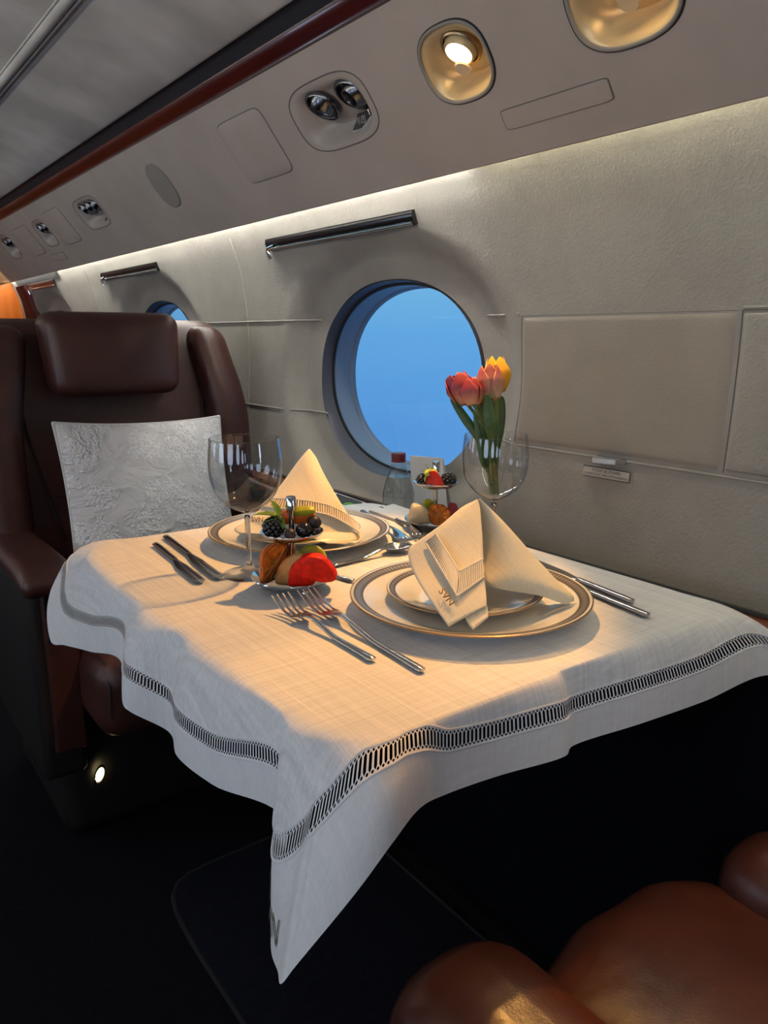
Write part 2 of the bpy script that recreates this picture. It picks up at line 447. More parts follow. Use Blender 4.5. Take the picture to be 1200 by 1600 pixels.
# ------------------------------------------------------------------ mesh building
class MB:
    def __init__(s):
        s.v = []; s.f = []; s.uv = []; s.mi = []

    def add(s, vs, fs, uvs=None, mi=0):
        o = len(s.v)
        s.v += [Vector(p) for p in vs]
        s.uv += list(uvs) if uvs else [(0.0, 0.0)] * len(vs)
        s.f += [tuple(o + i for i in q) for q in fs]
        s.mi += [mi] * len(fs)
        return s

    def grid(s, rows, closed=False, mi=0, uvs=None):
        """rows: list of equally long lists of points"""
        n = len(rows[0])
        vs = [p for r in rows for p in r]
        fs = []
        for i in range(len(rows) - 1):
            for j in range(n if closed else n - 1):
                k = (j + 1) % n
                fs.append((i * n + j, i * n + k, (i + 1) * n + k, (i + 1) * n + j))
        return s.add(vs, fs, [q for r in uvs for q in r] if uvs else None, mi)

    def surf(s, f, us, vs, mi=0, uv=None):
        rows = [[f(u, v) for u in us] for v in vs]
        uvs = [[(uv(u, v) if uv else (u, v)) for u in us] for v in vs]
        return s.grid(rows, False, mi, uvs)

    def box(s, c, size, rot=None, mi=0):
        h = [x / 2 for x in size]
        pts = []
        for x in (-1, 1):
            for y in (-1, 1):
                for z in (-1, 1):
                    p = Vector((x * h[0], y * h[1], z * h[2]))
                    if rot:
                        p = rot @ p
                    pts.append(p + Vector(c))
        return s.add(pts, [(0, 1, 3, 2), (4, 6, 7, 5), (0, 4, 5, 1), (2, 3, 7, 6), (0, 2, 6, 4), (1, 5, 7, 3)], None, mi)

    def lathe(s, prof, n=48, o=(0, 0, 0), mat=None, mi=0, un=1.0):
        rows, uvs = [], []
        for k, (r, z) in enumerate(prof):
            row, uu = [], []
            for i in range(n + 1):
                a = 2 * PI * i / n
                p = Vector((r * math.cos(a), r * math.sin(a), z))
                if mat:
                    p = mat @ p
                row.append(p + Vector(o))
                uu.append((un * i / n, k / max(1, len(prof) - 1)))
            rows.append(row); uvs.append(uu)
        return s.grid(rows, False, mi, uvs)

    def tube(s, pts, r, n=8, caps=True, up=None, flat=None, closed=False, mi=0):
        """round tube, or elliptical when flat=(list of (rx, rz)) is given"""
        pts = [Vector(p) for p in pts]
        m = len(pts)
        rows = []
        prev = None
        for i, p in enumerate(pts):
            if closed:
                d = pts[(i + 1) % m] - pts[i - 1]
            else:
                d = pts[min(i + 1, m - 1)] - pts[max(i - 1, 0)]
            d = d.normalized() if d.length > 1e-9 else Vector((0, 0, 1))
            u = Vector(up) if up is not None else (prev if prev is not None else (Vector((0, 0, 1)) if abs(d.z) < 0.9 else Vector((1, 0, 0))))
            side = d.cross(u)
            if side.length < 1e-6:
                side = d.cross(Vector((1, 0.3, 0)))
            side.normalize()
            u2 = side.cross(d).normalized()
            prev = u2
            if flat:
                rx, rz = flat[i]
            else:
                rx = rz = (r[i] if isinstance(r, (list, tuple)) else r)
            rows.append([p + side * (rx * math.cos(2 * PI * k / n)) + u2 * (rz * math.sin(2 * PI * k / n)) for k in range(n)])
        if closed:
            rows.append(rows[0])
        o = len(s.v)
        s.grid(rows, True, mi)
        if caps and not closed:
            s.f.append(tuple(o + k for k in range(n))[::-1]); s.mi.append(mi)
            e = o + (len(rows) - 1) * n
            s.f.append(tuple(e + k for k in range(n))); s.mi.append(mi)
        return s

    def ball(s, c, r, nu=16, nv=10, mat=None, f=None, mi=0):
        rr = r if isinstance(r, (list, tuple)) else (r, r, r)
        rows, uvs = [], []
        for j in range(nv + 1):
            th = PI * j / nv
            row, uu = [], []
            for i in range(nu + 1):
                a = 2 * PI * i / nu
                p = Vector((rr[0] * math.sin(th) * math.cos(a), rr[1] * math.sin(th) * math.sin(a), -rr[2] * math.cos(th)))
                if f:
                    p = f(p)
                if mat:
                    p = mat @ p
                row.append(p + Vector(c)); uu.append((i / nu, j / nv))
            rows.append(row); uvs.append(uu)
        return s.grid(rows, False, mi, uvs)

    def rbox(s, c, half, r, n=10, deform=None, mi=0, rot=None):
        """rounded box; half = half sizes, r = edge radius (scalar or per-axis-limited)"""
        h = Vector(half)
        ring = [i / 4 for i in range(5)]
        cache = {}

        def coords(hh):
            e = min(r / hh, 0.999)
            cs = [-1 + e * (1 - math.cos(t * PI / 2)) * 1.0 for t in ring]
            mid = [lerp(-1 + e, 1 - e, i / n) for i in range(1, n)]
            return cs + mid + [-x for x in reversed(cs)]
        ax = [coords(h[i]) for i in range(3)]

        def put(p):
            key = (round(p[0], 6), round(p[1], 6), round(p[2], 6))
            if key in cache:
                return cache[key]
            q = Vector((p[0] * h[0], p[1] * h[1], p[2] * h[2]))
            rr = Vector([min(r, h[i]) for i in range(3)])
            inn = Vector([max(-(h[i] - rr[i]), min(h[i] - rr[i], q[i])) for i in range(3)])
            d = q - inn
            if d.length > 1e-9:
                # cube-to-sphere for an even rounded corner
                e = Vector([d[i] / rr[i] if rr[i] > 1e-9 else 0 for i in range(3)])
                x2, y2, z2 = e.x * e.x, e.y * e.y, e.z * e.z
                sp = Vector((e.x * math.sqrt(max(0, 1 - y2 / 2 - z2 / 2 + y2 * z2 / 3)), e.y * math.sqrt(max(0, 1 - z2 / 2 - x2 / 2 + z2 * x2 / 3)), e.z * math.sqrt(max(0, 1 - x2 / 2 - y2 / 2 + x2 * y2 / 3))))
                q = inn + Vector((sp.x * rr.x, sp.y * rr.y, sp.z * rr.z))
            if rot:
                q = rot @ q
            q = q + Vector(c)
            if deform:
                q = deform(q)
            s.v.append(Vector(q)); s.uv.append(((p[0] + 1) / 2, (p[2] + 1) / 2))
            cache[key] = len(s.v) - 1
            return cache[key]
        for a in range(3):
            b, cc = (a + 1) % 3, (a + 2) % 3
            for sgn in (-1, 1):
                g = []
                for y in ax[cc]:
                    row = []
                    for x in ax[b]:
                        p = [0, 0, 0]
                        p[a] = sgn; p[b] = x; p[cc] = y
                        row.append(put(p))
                    g.append(row)
                for i in range(len(g) - 1):
                    for j in range(len(g[0]) - 1):
                        q = (g[i][j], g[i][j + 1], g[i + 1][j + 1], g[i + 1][j])
                        if len(set(q)) < 3:
                            continue
                        s.f.append(q if sgn > 0 else q[::-1]); s.mi.append(mi)
        return s

    def holed(s, f, rect, c, outline, n=72, m=14, mi=0, power=1.5):
        """patch over rect (u0,u1,v0,v1) with a hole; f(u,v)->point; outline(theta)->(du,dv)"""
        u0, u1, v0, v1 = rect
        angs = [2 * PI * i / n for i in range(n)]
        corners = [math.atan2(v - c[1], u - c[0]) % (2 * PI) for u in (u0, u1) for v in (v0, v1)]
        angs = sorted([a for a in angs if all(abs(a - k) > PI / n * 0.5 for k in corners)] + corners)
        rows = [[] for _ in range(m + 1)]
        for a in angs:
            ca, sa = math.cos(a), math.sin(a)
            tt = []
            if ca > 1e-9: tt.append((u1 - c[0]) / ca)
            if ca < -1e-9: tt.append((u0 - c[0]) / ca)
            if sa > 1e-9: tt.append((v1 - c[1]) / sa)
            if sa < -1e-9: tt.append((v0 - c[1]) / sa)
            t = min(tt)
            ro = outline(a)
            for k in range(m + 1):
                w = (k / m) ** power
                rr = lerp(ro, t, w)
                rows[k].append(f(c[0] + ca * rr, c[1] + sa * rr))
        return s.grid(rows, True, mi)


def ell(a, b, p=2.0):
    """polar radius of a superellipse with half axes a, b"""
    def r(th):
        ca, sa = abs(math.cos(th)), abs(math.sin(th))
        return ((ca / a) ** p + (sa / b) ** p) ** (-1.0 / p)
    return r


def wm(o):
    m = o.matrix_basis.copy()
    return wm(o.parent) @ m if o.parent else m


def obj(name, mb, mat, parent=None, local=False, sharp=35, kind=None, flip=False, solid=0.0):
    me = bpy.data.meshes.new(name)
    vs = mb.v
    if parent is not None and not local:
        inv = wm(parent).inverted()
        vs = [inv @ v for v in vs]
    me.from_pydata([tuple(v) for v in vs], [], mb.f)
    mats = mat if isinstance(mat, (list, tuple)) else [mat]
    for x in mats:
        me.materials.append(x)
    me.polygons.foreach_set('material_index', mb.mi)
    ul = me.uv_layers.new(name='UVMap')
    for l in me.loops:
        ul.data[l.index].uv = mb.uv[l.vertex_index]
    bm = bmesh.new()
    bm.from_mesh(me)
    bmesh.ops.remove_doubles(bm, verts=bm.verts[:], dist=2e-6)
    bmesh.ops.dissolve_degenerate(bm, dist=1e-7, edges=bm.edges[:])
    bmesh.ops.recalc_face_normals(bm, faces=bm.faces[:])
    if flip:
        bmesh.ops.reverse_faces(bm, faces=bm.faces[:])
    bm.to_mesh(me)
    bm.free()
    me.shade_smooth()
    me.set_sharp_from_angle(angle=math.radians(sharp))
    o = bpy.data.objects.new(name, me)
    COL.objects.link(o)
    if parent is not None:
        o.parent = parent
    if kind:
        o['kind'] = kind
    if solid:
        sm = o.modifiers.new('thickness', 'SOLIDIFY')
        sm.thickness = solid
        sm.offset = 0
    return o


def tag(o, label, cat, group=None, kind=None):
    o['label'] = label
    o['category'] = cat
    if group: o['group'] = group
    if kind: o['kind'] = kind
    return o


def thing(name, label, cat, loc=(0, 0, 0), rotz=0.0, group=None, mat=None):
    o = bpy.data.objects.new(name, None)
    COL.objects.link(o)
    o.empty_display_size = 0.02
    if mat is not None:
        l, q, s = mat.decompose()
        o.location = l; o.rotation_euler = q.to_euler()
    else:
        o.location = loc; o.rotation_euler = (0, 0, rotz)
    return tag(o, label, cat, group)


def struct(name, mb, mat, parent=None, **kw):
    return obj(name, mb, mat, parent, kind=None if parent is not None else 'structure', **kw)


def dup(root, loc, rotz=None, label=None, group=None):
    r = root.copy(); COL.objects.link(r)
    r.location = loc
    if rotz is not None: r.rotation_euler = (0, 0, rotz)
    if label: r['label'] = label
    if group: r['group'] = group
    for ch in list(root.children):
        c = ch.copy(); COL.objects.link(c); c.parent = r
        for g in list(ch.children):
            d = g.copy(); COL.objects.link(d); d.parent = c
    return r


def text_mesh(body, size, spacing=1.0, res=3):
    cu = bpy.data.curves.new('lettering', 'FONT')
    cu.body = body; cu.size = size; cu.space_character = spacing
    cu.align_x = 'CENTER'; cu.align_y = 'CENTER'; cu.resolution_u = res
    o = bpy.data.objects.new('lettering', cu)
    COL.objects.link(o)
    dg = bpy.context.evaluated_depsgraph_get()
    me = bpy.data.meshes.new_from_object(o.evaluated_get(dg))
    vs = [v.co.copy() for v in me.vertices]
    fs = [tuple(p.vertices) for p in me.polygons]
    bpy.data.objects.remove(o); bpy.data.curves.remove(cu); bpy.data.meshes.remove(me)
    return vs, fs


def frange(a, b, n):
    return [lerp(a, b, i / n) for i in range(n + 1)]

# ================================================================== THE CABIN
Y0, Y1 = -2.8, 4.43
LEDGE = 0.665
PROF = [Vector(p) for p in ((0.925, 0.655), (0.938, 0.74), (0.947, 0.83), (0.954, 0.93), (0.956, 1.02), (0.951, 1.10), (0.938, 1.18), (0.914, 1.25), (0.890, 1.295), (0.872, 1.32))]
PROFZ = [p.y for p in PROF]


def wx(z):
    for i in range(len(PROF) - 1):
        if z <= PROFZ[i + 1] or i == len(PROF) - 2:
            t = (z - PROFZ[i]) / (PROFZ[i + 1] - PROFZ[i])
            p0 = PROF[max(i - 1, 0)]; p1 = PROF[i]; p2 = PROF[i + 1]; p3 = PROF[min(i + 2, len(PROF) - 1)]
            return 0.5 * ((2 * p1.x) + (p2.x - p0.x) * t + (2 * p0.x - 5 * p1.x + 4 * p2.x - p3.x) * t * t + (3 * p1.x - p0.x - 3 * p2.x + p3.x) * t ** 3)


WINC = [-0.62, 1.30, 2.57, 3.84]  # the rearmost is unseen, added to brighten the cloth's front drop
WNUM = {1.30: 1, 2.57: 2, 3.84: 3, -0.62: 12}
WZ, WA, WB = 0.917, 0.278, 0.203


def dish(y, z):
    d = 0.0
    for c in WINC:
        q = math.hypot((y - c) / WA, (z - WZ) / WB)
        if q < 2.2:
            d = max(d, 0.034 * (1 - sstep(1.20, 1.50, q)))
    return d


def wall_pt(y, z, off=0.0):
    e = 0.004
    nx = Vector((-1.0, 0.0, (wx(min(z + e, 1.319)) - wx(z - e if z > 0.66 else z)) / (2 * e if z > 0.66 else e))).normalized()
    return Vector((wx(z) + dish(y, z), y, z)) + nx * off


wall = MB()
ZT = 1.318
HALF = 0.46
edges = []
cur = Y0
for c in WINC:
    wall.surf(lambda y, z: wall_pt(y, z), frange(cur - 0.012, c - HALF + 0.012, max(2, int((c - HALF - cur) / 0.04))), frange(0.655, ZT, 30))
    wall.holed(lambda y, z: wall_pt(y, z), (c - HALF, c + HALF, 0.655, ZT), (c, WZ), ell(WA, WB, 2.15), n=112, m=26, power=1.2)
    cur = c + HALF
wall.surf(lambda y, z: wall_pt(y, z), frange(cur - 0.012, Y1, 14), frange(0.655, ZT, 30))
struct('wall_right', wall, M['suede'])

low = MB()
low.box((0.885, (Y0 + Y1) / 2, LEDGE / 2 - 0.015), (0.04, Y1 - Y0, LEDGE - 0.03))
struct('wall_right_lower', low, M['dado'])

ledge = MB()
ledge.rbox((0.905, (Y0 + Y1) / 2, LEDGE - 0.0125), (0.042, (Y1 - Y0) / 2, 0.0125), 0.006, 3)
struct('trim_1', ledge, M['wood_ledge'])
gap = MB()
gap.tube([(0.9215, Y0, LEDGE + 0.001), (0.9215, Y1, LEDGE + 0.001)], 0.0045, 8)
struct('trim_2', gap, M['black_gap'])

# piped seams on the right wall
seam = MB()


def seam_line(y0, y1, z, r=0.0025, off=0.0004):
    seam.tube([wall_pt(y, z, off) for y in frange(y0, y1, max(2, int(abs(y1 - y0) / 0.04)))], r, 6)


for (a, b) in ((1.578, 2.29), (0.912, 1.022), (Y0, -0.9), (-0.34, 0.53), (2.85, 3.56), (4.12, Y1)):
    seam_line(a, b, 1.043)
for (a, b) in ((1.545, 2.33), (Y0, -0.87), (-0.37, 1.045), (2.82, 3.60), (4.09, Y1)):
    seam_line(a, b, 0.829, 0.0022)
for y in (1.885, 3.16):
    seam.tube([wall_pt(y + (0.012 if y > 1 else 0) * (z - 0.7), z) for z in frange(0.67, 1.25 if y > 1 else 1.043, 20)], 0.0022, 6)
struct('trim_3', seam, M['suede'])

# ---- windows
for k, c in enumerate(WINC):
    root = bpy.data.objects.new('window_%d' % WNUM[c], None)
    COL.objects.link(root)
    root['kind'] = 'structure'
    root.location = (0.955, c, WZ)
    O = ell(WA, WB, 2.15)

    def ring(q, x, n=96):
        res = []
        for i in range(n):
            a = 2 * PI * i / n
            r = O(a) * q
            y, z = c + r * math.cos(a), WZ + r * math.sin(a)
            res.append(Vector((wx(z) + dish(y, z), y, z)) if x is None else Vector((x, y, z)))
        return res
    b = MB(); b.grid([ring(1.0, None), [p + Vector((0.003, 0, 0)) for p in ring(0.994, None)], ring(0.985, 0.985), ring(0.975, 1.000), ring(0.968, 1.010)], True)
    obj('reveal', b, M['reveal'], root)
    b = MB(); b.grid([ring(0.968, 1.010), ring(0.945, 1.010), ring(0.945, 1.014), ring(0.955, 1.016)], True)
    obj('gasket', b, M['black_gap'], root)
    b = MB(); b.grid([ring(0.955, 1.016), ring(0.95, 1.03), ring(0.945, 1.058), ring(0.93, 1.062), ring(0.925, 1.070), ring(0.99, 1.075)], True)
    obj('outer_reveal', b, M['reveal_outer'], root)
    for nm, q, x in (('inner_pane', 0.946, 1.012), ('outer_pane', 0.93, 1.064)):
        b = MB()
        b.grid([ring(q, x), ring(q * 0.5, x), [Vector((x, c, WZ))] * 96], True)
        b.grid([ring(q, x + 0.003), ring(q * 0.5, x + 0.003), [Vector((x + 0.003, c, WZ))] * 96], True)
        obj(nm, b, M['pane'], root)

# ---- valance carrying the passenger service units
VA = Vector((0.860, 0.0, 1.258)); VB = Vector((0.708, 0.0, 1.4557))
VT = (VB - VA).normalized(); VN = Vector((-VT.z, 0, VT.x)).normalized()     # VN points into the cabin
if VN.x > 0: VN = -VN
VL = (VB - VA).length


def vp(y, t, h=0.0):
    return VA + VT * t + VN * h + Vector((0, y, 0))


HOLES = {  # name: (centre y, centre t, half y, half t, power)
    'lampA': (0.876, 0.144, 0.0655, 0.0525, 2.6),
    'lampB': (0.605, 0.144, 0.0735, 0.0545, 2.6),
    'lampC': (0.06, 0.144, 0.0655, 0.0525, 2.6),
    'gaspA': (1.187, 0.145, 0.113, 0.0575, 3.2),
    'gaspB': (2.548, 0.146, 0.113, 0.050, 4.2),
    'gaspC': (3.122, 0.143, 0.080, 0.053, 3.6),
    'gaspD': (3.712, 0.146, 0.100, 0.055, 3.6),
}
vb = MB()
cur = Y0
for k, h in sorted(HOLES.items(), key=lambda kv: kv[1][0]):
    a, b_ = h[0] - h[2] - 0.03, h[0] + h[2] + 0.03
    vb.surf(lambda y, t: vp(y, t), [cur, a], frange(0, VL, 8))
    vb.holed(lambda y, t: vp(y, t), (a, b_, 0, VL), (h[0], h[1]), ell(h[2], h[3], h[4]), n=72, m=6)
    cur = b_
vb.surf(lambda y, t: vp(y, t), [cur, Y1], frange(0, VL, 8))
# lip, turned up behind
vb.grid([[vp(y, 0, 0) for y in (Y0, Y1)], [vp(y, -0.002, -0.0015) for y in (Y0, Y1)], [vp(y, -0.0015, -0.003) for y in (Y0, Y1)], [vp(y, 0.05, -0.003) for y in (Y0, Y1)]])
struct('trim_4', vb, M['valance'], sharp=25)


def outline_pts(h, grow=1.0, lift=0.0, n=72):
    r = ell(h[2] * grow, h[3] * grow, h[4])
    return [vp(h[0] + r(2 * PI * i / n) * math.cos(2 * PI * i / n), h[1] + r(2 * PI * i / n) * math.sin(2 * PI * i / n), lift) for i in range(n)]


def bowl_depth(h, q, dt, maxtilt=0.50):
    """the recess floor turns downwards: deep on its upper side"""
    fall = 1 - sstep(0.58, 1.0, q)
    return -(0.003 + (h[3] - dt) * maxtilt) * fall


def bowl(h, tilt, rim=0.90, n=72, m=16):
    """faceplate: a flat lip at the outline then the hollow floor"""
    r = ell(h[2], h[3], h[4])
    rows = []
    for k in range(m + 1):
        q = 1 - k / m
        row = []
        for i in range(n):
            a = 2 * PI * i / n
            dy, dt = r(a) * q * math.cos(a), r(a) * q * math.sin(a)
            qq = min(1.0, q / rim)
            dd = bowl_depth(h, qq, dt, tilt) if q < rim else 0.0
            row.append(vp(h[0] + dy, h[1] + dt, dd))
        rows.append(row)
    return MB().grid(rows, True)


RINGN = Vector((-math.sin(math.radians(26)), 0, -math.cos(math.radians(26))))   # the nozzles look down into the cabin
RX = Vector((0, 1, 0)); RZ = RINGN.cross(RX).normalized()
RMAT = Matrix((RX, RZ, RINGN)).transposed()


def floor_at(h, y, t, tilt):
    dy, dt = y - h[0], t - h[1]
    r = ell(h[2], h[3], h[4])
    a = math.atan2(dt, dy)
    q = math.hypot(dy, dt) / r(a) / 0.90
    return vp(y, t, bowl_depth(h, min(q, 1), dt, tilt))


def vent_panel(key, label, nozzles, badge=True, big=True):
    h = HOLES[key]
    root = thing('air_vent_panel', label, 'vent panel', vp(h[0], h[1]), group='overhead vent panels')
    obj('faceplate', bowl(h, 0.46), M['vent_face'], root)
    obj('edge_gap', MB().tube(outline_pts(h, 1.0, 0.0), 0.0011, 6, closed=True), M['soft_gap'], root)
    for (y, t, r, dirv) in nozzles:
        c = floor_at(h, y, t, 0.46) + RINGN * 0.0085
        prof = [(r * 1.0, -0.006), (r * 1.0, 0.001), (r * 0.94, 0.004), (r * 0.86, 0.003), (r * 0.78, -0.004), (r * 0.74, -0.012)]
        nz = obj('vent_ring', MB().lathe(prof, 40, c, RMAT), M['gunmetal'], root)
        d = (RINGN + Vector(dirv)).normalized()
        x = d.cross(Vector((0, 1, 0.01))).normalized(); yv = d.cross(x)
        bm_ = Matrix((x, yv, d)).transposed()
        ballp = [(r * 0.76, -0.014), (r * 0.72, -0.002), (r * 0.60, 0.006), (r * 0.50, 0.010), (r * 0.44, 0.010), (r * 0.38, 0.002), (r * 0.36, -0.010), (0, -0.010)]
        obj('eyeball_nozzle', MB().lathe(ballp, 36, c, bm_), M['gunmetal'], nz)
        obj('nozzle_opening', MB().lathe([(r * 0.37, -0.006), (0, -0.006)], 24, c, bm_), M['black_gloss'], nz)
    if badge:
        by, bt = badge
        sx = 0.0245; st = 0.0085
        q = [(by - sx * 0.75, bt + st), (by + sx * 0.45, bt + st), (by + sx, bt - st * 0.2), (by + sx * 0.75, bt - st * 1.1), (by - sx * 0.55, bt - st * 1.1), (by - sx, bt)]
        lift = 0.0012
        pts = [floor_at(h, a, b, 0.46) + VN * lift for a, b in q]
        pl = MB().add(pts, [tuple(range(6))])
        pn = obj('sign_window', pl, M['frame_dark'], root)
        obj('sign_bezel', MB().tube(pts, 0.0013, 6, closed=True), M['steel'], pn)
        # lit-sign glyph: two small belt-buckle marks
        g = MB()
        pc = sum(pts, Vector()) / 6
        e1 = (pts[1] - pts[0]).normalized(); nn = e1.cross(pts[5] - pts[0]).normalized()
        if nn.dot(VN) < 0: nn = -nn
        e2 = nn.cross(e1)
        for s in (-1, 1):
            cc = pc + e1 * (0.008 * s) + nn * 0.0016
            lp = [cc + e1 * (a * 0.0052) + e2 * (b * 0.0048) for a, b in ((-1, -1), (1, -1), (1, 1), (-1, 1))]
            g.tube(lp, 0.0009, 5, closed=True)
            g.tube([cc - e2 * 0.0048, cc + e2 * 0.0020], 0.0009, 5)
        obj('sign_glyph', g, M['plaque'], pn)
    return root


vent_panel('gaspA', 'taupe squircle vent panel with two chrome nozzles beside the lit reading lamp', [(1.220, 0.162, 0.033, (0.25, 0.35, 0)), (1.130, 0.160, 0.034, (-0.30, 0.25, 0))], (1.165, 0.112))
vent_panel('gaspB', 'distant vent panel with three chrome nozzles, next after the oval cover', [(2.60, 0.163, 0.025, (0, 0.3, 0)), (2.548, 0.163, 0.025, (0, 0.3, 0)), (2.496, 0.163, 0.025, (0, 0.3, 0))], (2.51, 0.118))
vent_panel('gaspC', 'small far vent panel with two nozzles between two flat access covers', [(3.15, 0.160, 0.025, (0, 0.3, 0)), (3.095, 0.160, 0.025, (0, 0.3, 0))], None)
vent_panel('gaspD', 'farthest vent panel with two nozzles at the end of the valance', [(3.745, 0.163, 0.025, (0, 0.3, 0)), (3.685, 0.163, 0.025, (0, 0.3, 0))], (3.66, 0.112))


def cover(name, label, cy, ct, hy, ht, p, mat, lift=0.0022, group=None):
    r = ell(hy, ht, p)
    n = 64
    rows = []
    sg = lambda v: math.copysign(abs(v) ** (2.0 / p), v)
    ring_ = lambda q, l: [vp(cy + hy * q * sg(math.cos(2 * PI * (i + 0.5) / n)), ct + ht * q * sg(math.sin(2 * PI * (i + 0.5) / n)), l) for i in range(n)]
    for q, l in ((1.0, -0.001), (0.992, lift * 0.6), (0.972, lift), (0.6, lift), (0.0, lift)):
        rows.append(ring_(q, l))
    root = tag(obj(name, MB().grid(rows, True), mat), label, 'cover panel', group)
    obj('edge_gap', MB().tube(ring_(1.005, 0.0), 0.0008, 6, closed=True), M['soft_gap'], root)
    return root


cover('access_cover', 'large flat square access cover between oval cover and nearest vent panel', 1.474, 0.142, 0.091, 0.064, 9, M['valance'], group='overhead access covers')
cover('access_cover', 'flat rectangular access cover just beyond the three-nozzle vent panel', 2.90, 0.142, 0.103, 0.062, 9, M['valance'], group='overhead access covers')
cover('access_cover', 'farthest flat access cover beyond the small two-nozzle vent panel', 3.385, 0.138, 0.105, 0.060, 9, M['valance'], group='overhead access covers')
cover('speaker_cover', 'grey oval cover flush in the overhead valance', 1.963, 0.140, 0.053, 0.056, 2.5, M['oval_cover'])
cover('slot_cover', 'long narrow recessed slot cover below the bright reading lamps', 0.745, 0.053, 0.090, 0.0135, 14, M['valance'], group='narrow slot covers')
cover('slot_cover', 'small far narrow slot cover below the small vent panel', 3.18, 0.050, 0.085, 0.0135, 14, M['valance'], group='narrow slot covers')

LAMPS = {}


def reading_light(key, label):
    h = HOLES[key]
    root = thing('reading_light', label, 'reading light', vp(h[0], h[1]), group='overhead reading lights')
    obj('lamp_bowl', bowl(h, 0.46, 0.93), M['lamp_bowl'], root)
    obj('edge_gap', MB().tube(outline_pts(h, 1.0), 0.0016, 6, closed=True), M['black_gap'], root)
    obj('lip', MB().tube(outline_pts(h, 0.955, 0.0005), 0.0028, 8, closed=True), M['oval_cover'], root)
    y, t = h[0] - 0.004, h[1] + 0.014
    c = floor_at(h, y, t, 0.46) + RINGN * 0.005
    r = 0.030
    nz = obj('lamp_ring', MB().lathe([(r, -0.008), (r, 0.001), (r * 0.95, 0.003), (r * 0.88, 0.002), (r * 0.84, -0.006), (r * 0.82, -0.010)], 40, c, RMAT), M['bronze'], root)
    obj('eyeball', MB().lathe([(r * 0.82, -0.008), (r * 0.78, 0.004), (r * 0.70, 0.009), (r * 0.64, 0.009), (r * 0.60, 0.004)], 40, c, RMAT), M['lamp_bowl'], nz)
    obj('lens', MB().lathe([(r * 0.61, 0.005), (r * 0.4, 0.0075), (0, 0.0085)], 32, c, RMAT), M['lamp_lens'], nz)
    lc = c + RINGN * 0.012 + Vector((0, 0.010, 0)) + RZ * 0.022
    obj('diffuser_leaf', MB().lathe([(0.0135, 0), (0.012, 0.002), (0, 0.0025)], 24, lc, RMAT), M['lamp_glass'], root)
    LAMPS[key] = c + RINGN * 0.018


reading_light('lampA', 'gold-lit reading lamp in squircle recess beside the nearest vent panel')
reading_light('lampB', 'larger gold-lit lamp recess cut off by the top edge of the photo')
reading_light('lampC', 'lit reading lamp recess above the near leather seat')

# ---- red lacquered rail, dark strip, ceiling
RA = VB + Vector((0.004, 0, 0.004)); RB = Vector((0.690, 0, 1.483)); RC = Vector((0.665, 0, 1.499))
red = MB()
prof = [VB + Vector((0.006, 0, -0.002)), VB + Vector((-0.004, 0, -0.001)), VB + Vector((-0.0065, 0, 0.006)), lerp(VB, RB, 0.5) + Vector((-0.008, 0, -0.002)), RB + Vector((-0.0035, 0, -0.002)), RB + Vector((0.001, 0, 0.002)), RB + Vector((0.02, 0, 0.004))]
red.grid([[p + Vector((0, y, 0)) for y in frange(Y0, Y1, 20)] for p in prof])
struct('trim_5', red, M['red_lacquer'], sharp=50)
dk = MB()
prof = [RB + Vector((0.004, 0, 0.003)), lerp(RB, RC, 0.5) + Vector((0.006, 0, 0.005)), RC + Vector((0.004, 0, 0.006)), RC + Vector((-0.004, 0, 0.001))]
dk.grid([[p + Vector((0, y, 0)) for y in (Y0, Y1)] for p in prof])
struct('trim_6', dk, M['dark_strip'])

CE = [(0.668, 1.508), (0.664, 1.500), (0.655, 1.501), (0.60, 1.524), (0.52, 1.556), (0.462, 1.576), (0.40, 1.596), (0.30, 1.622), (0.18, 1.645), (0.05, 1.655), (-0.05, 1.657)]
CE = CE + [(-0.10 - x, z) for x, z in reversed(CE[:-1])]
ce = MB()
ce.grid([[Vector((x, y, z)) for y in frange(Y0, Y1, 24)] for x, z in CE])
struct('ceiling', ce, M['ceiling'], sharp=60)
pip = MB()
for x, z, r in ((0.452, 1.574, 0.011),):
    pip.tube([(x, y, z + 0.004) for y in frange(Y0, Y1, 30)], r, 12)
    pip.tube([(x - 0.0125, y, z + 0.0045) for y in (Y0, Y1)], 0.0022, 8)
    pip.tube([(x + 0.0125, y, z - 0.004) for y in (Y0, Y1)], 0.0022, 8)
struct('trim_7', pip, M['ceiling'])

# ---- opposite side of the cabin: wall, windows, valance (never in frame, they carry the daylight)
lw = MB()
LXW = [(-1.04, 0.0), (-1.045, 0.665), (-1.06, 0.90), (-1.05, 1.10), (-1.00, 1.27)]


def lwx(z):
    for (x0, z0), (x1, z1) in zip(LXW, LXW[1:]):
        if z <= z1:
            return lerp(x0, x1, (z - z0) / (z1 - z0))
    return LXW[-1][0]


LWIN = [-2.3, -1.45, -0.55, 0.35, 1.25, 2.4, 3.6]  # rearmost pair added to give more fill from behind the camera
cur = Y0
for c in LWIN:
    lw.surf(lambda y, z: Vector((lwx(z), y, z)), [cur, c - 0.36], frange(0.0, 1.27, 14))
    lw.surf(lambda y, z: Vector((lwx(z), y, z)), [c - 0.36, c + 0.36], frange(0.0, 0.66, 6))
    lw.holed(lambda y, z: Vector((lwx(z), y, z)), (c - 0.36, c + 0.36, 0.66, 1.27), (c, 0.917), ell(WA, WB, 2.15), n=64, m=6)
    cur = c + 0.36
lw.surf(lambda y, z: Vector((lwx(z), y, z)), [cur, Y1], frange(0.0, 1.27, 14))
struct('wall_left', lw, M['suede'])
lv = MB()
lv.grid([[Vector((-0.1 - p.x, y, p.z)) for y in (Y0, Y1)] for p in (VA + Vector((0, 0, 0)), VB, RB, RC)])
struct('trim_8', lv, M['valance'])
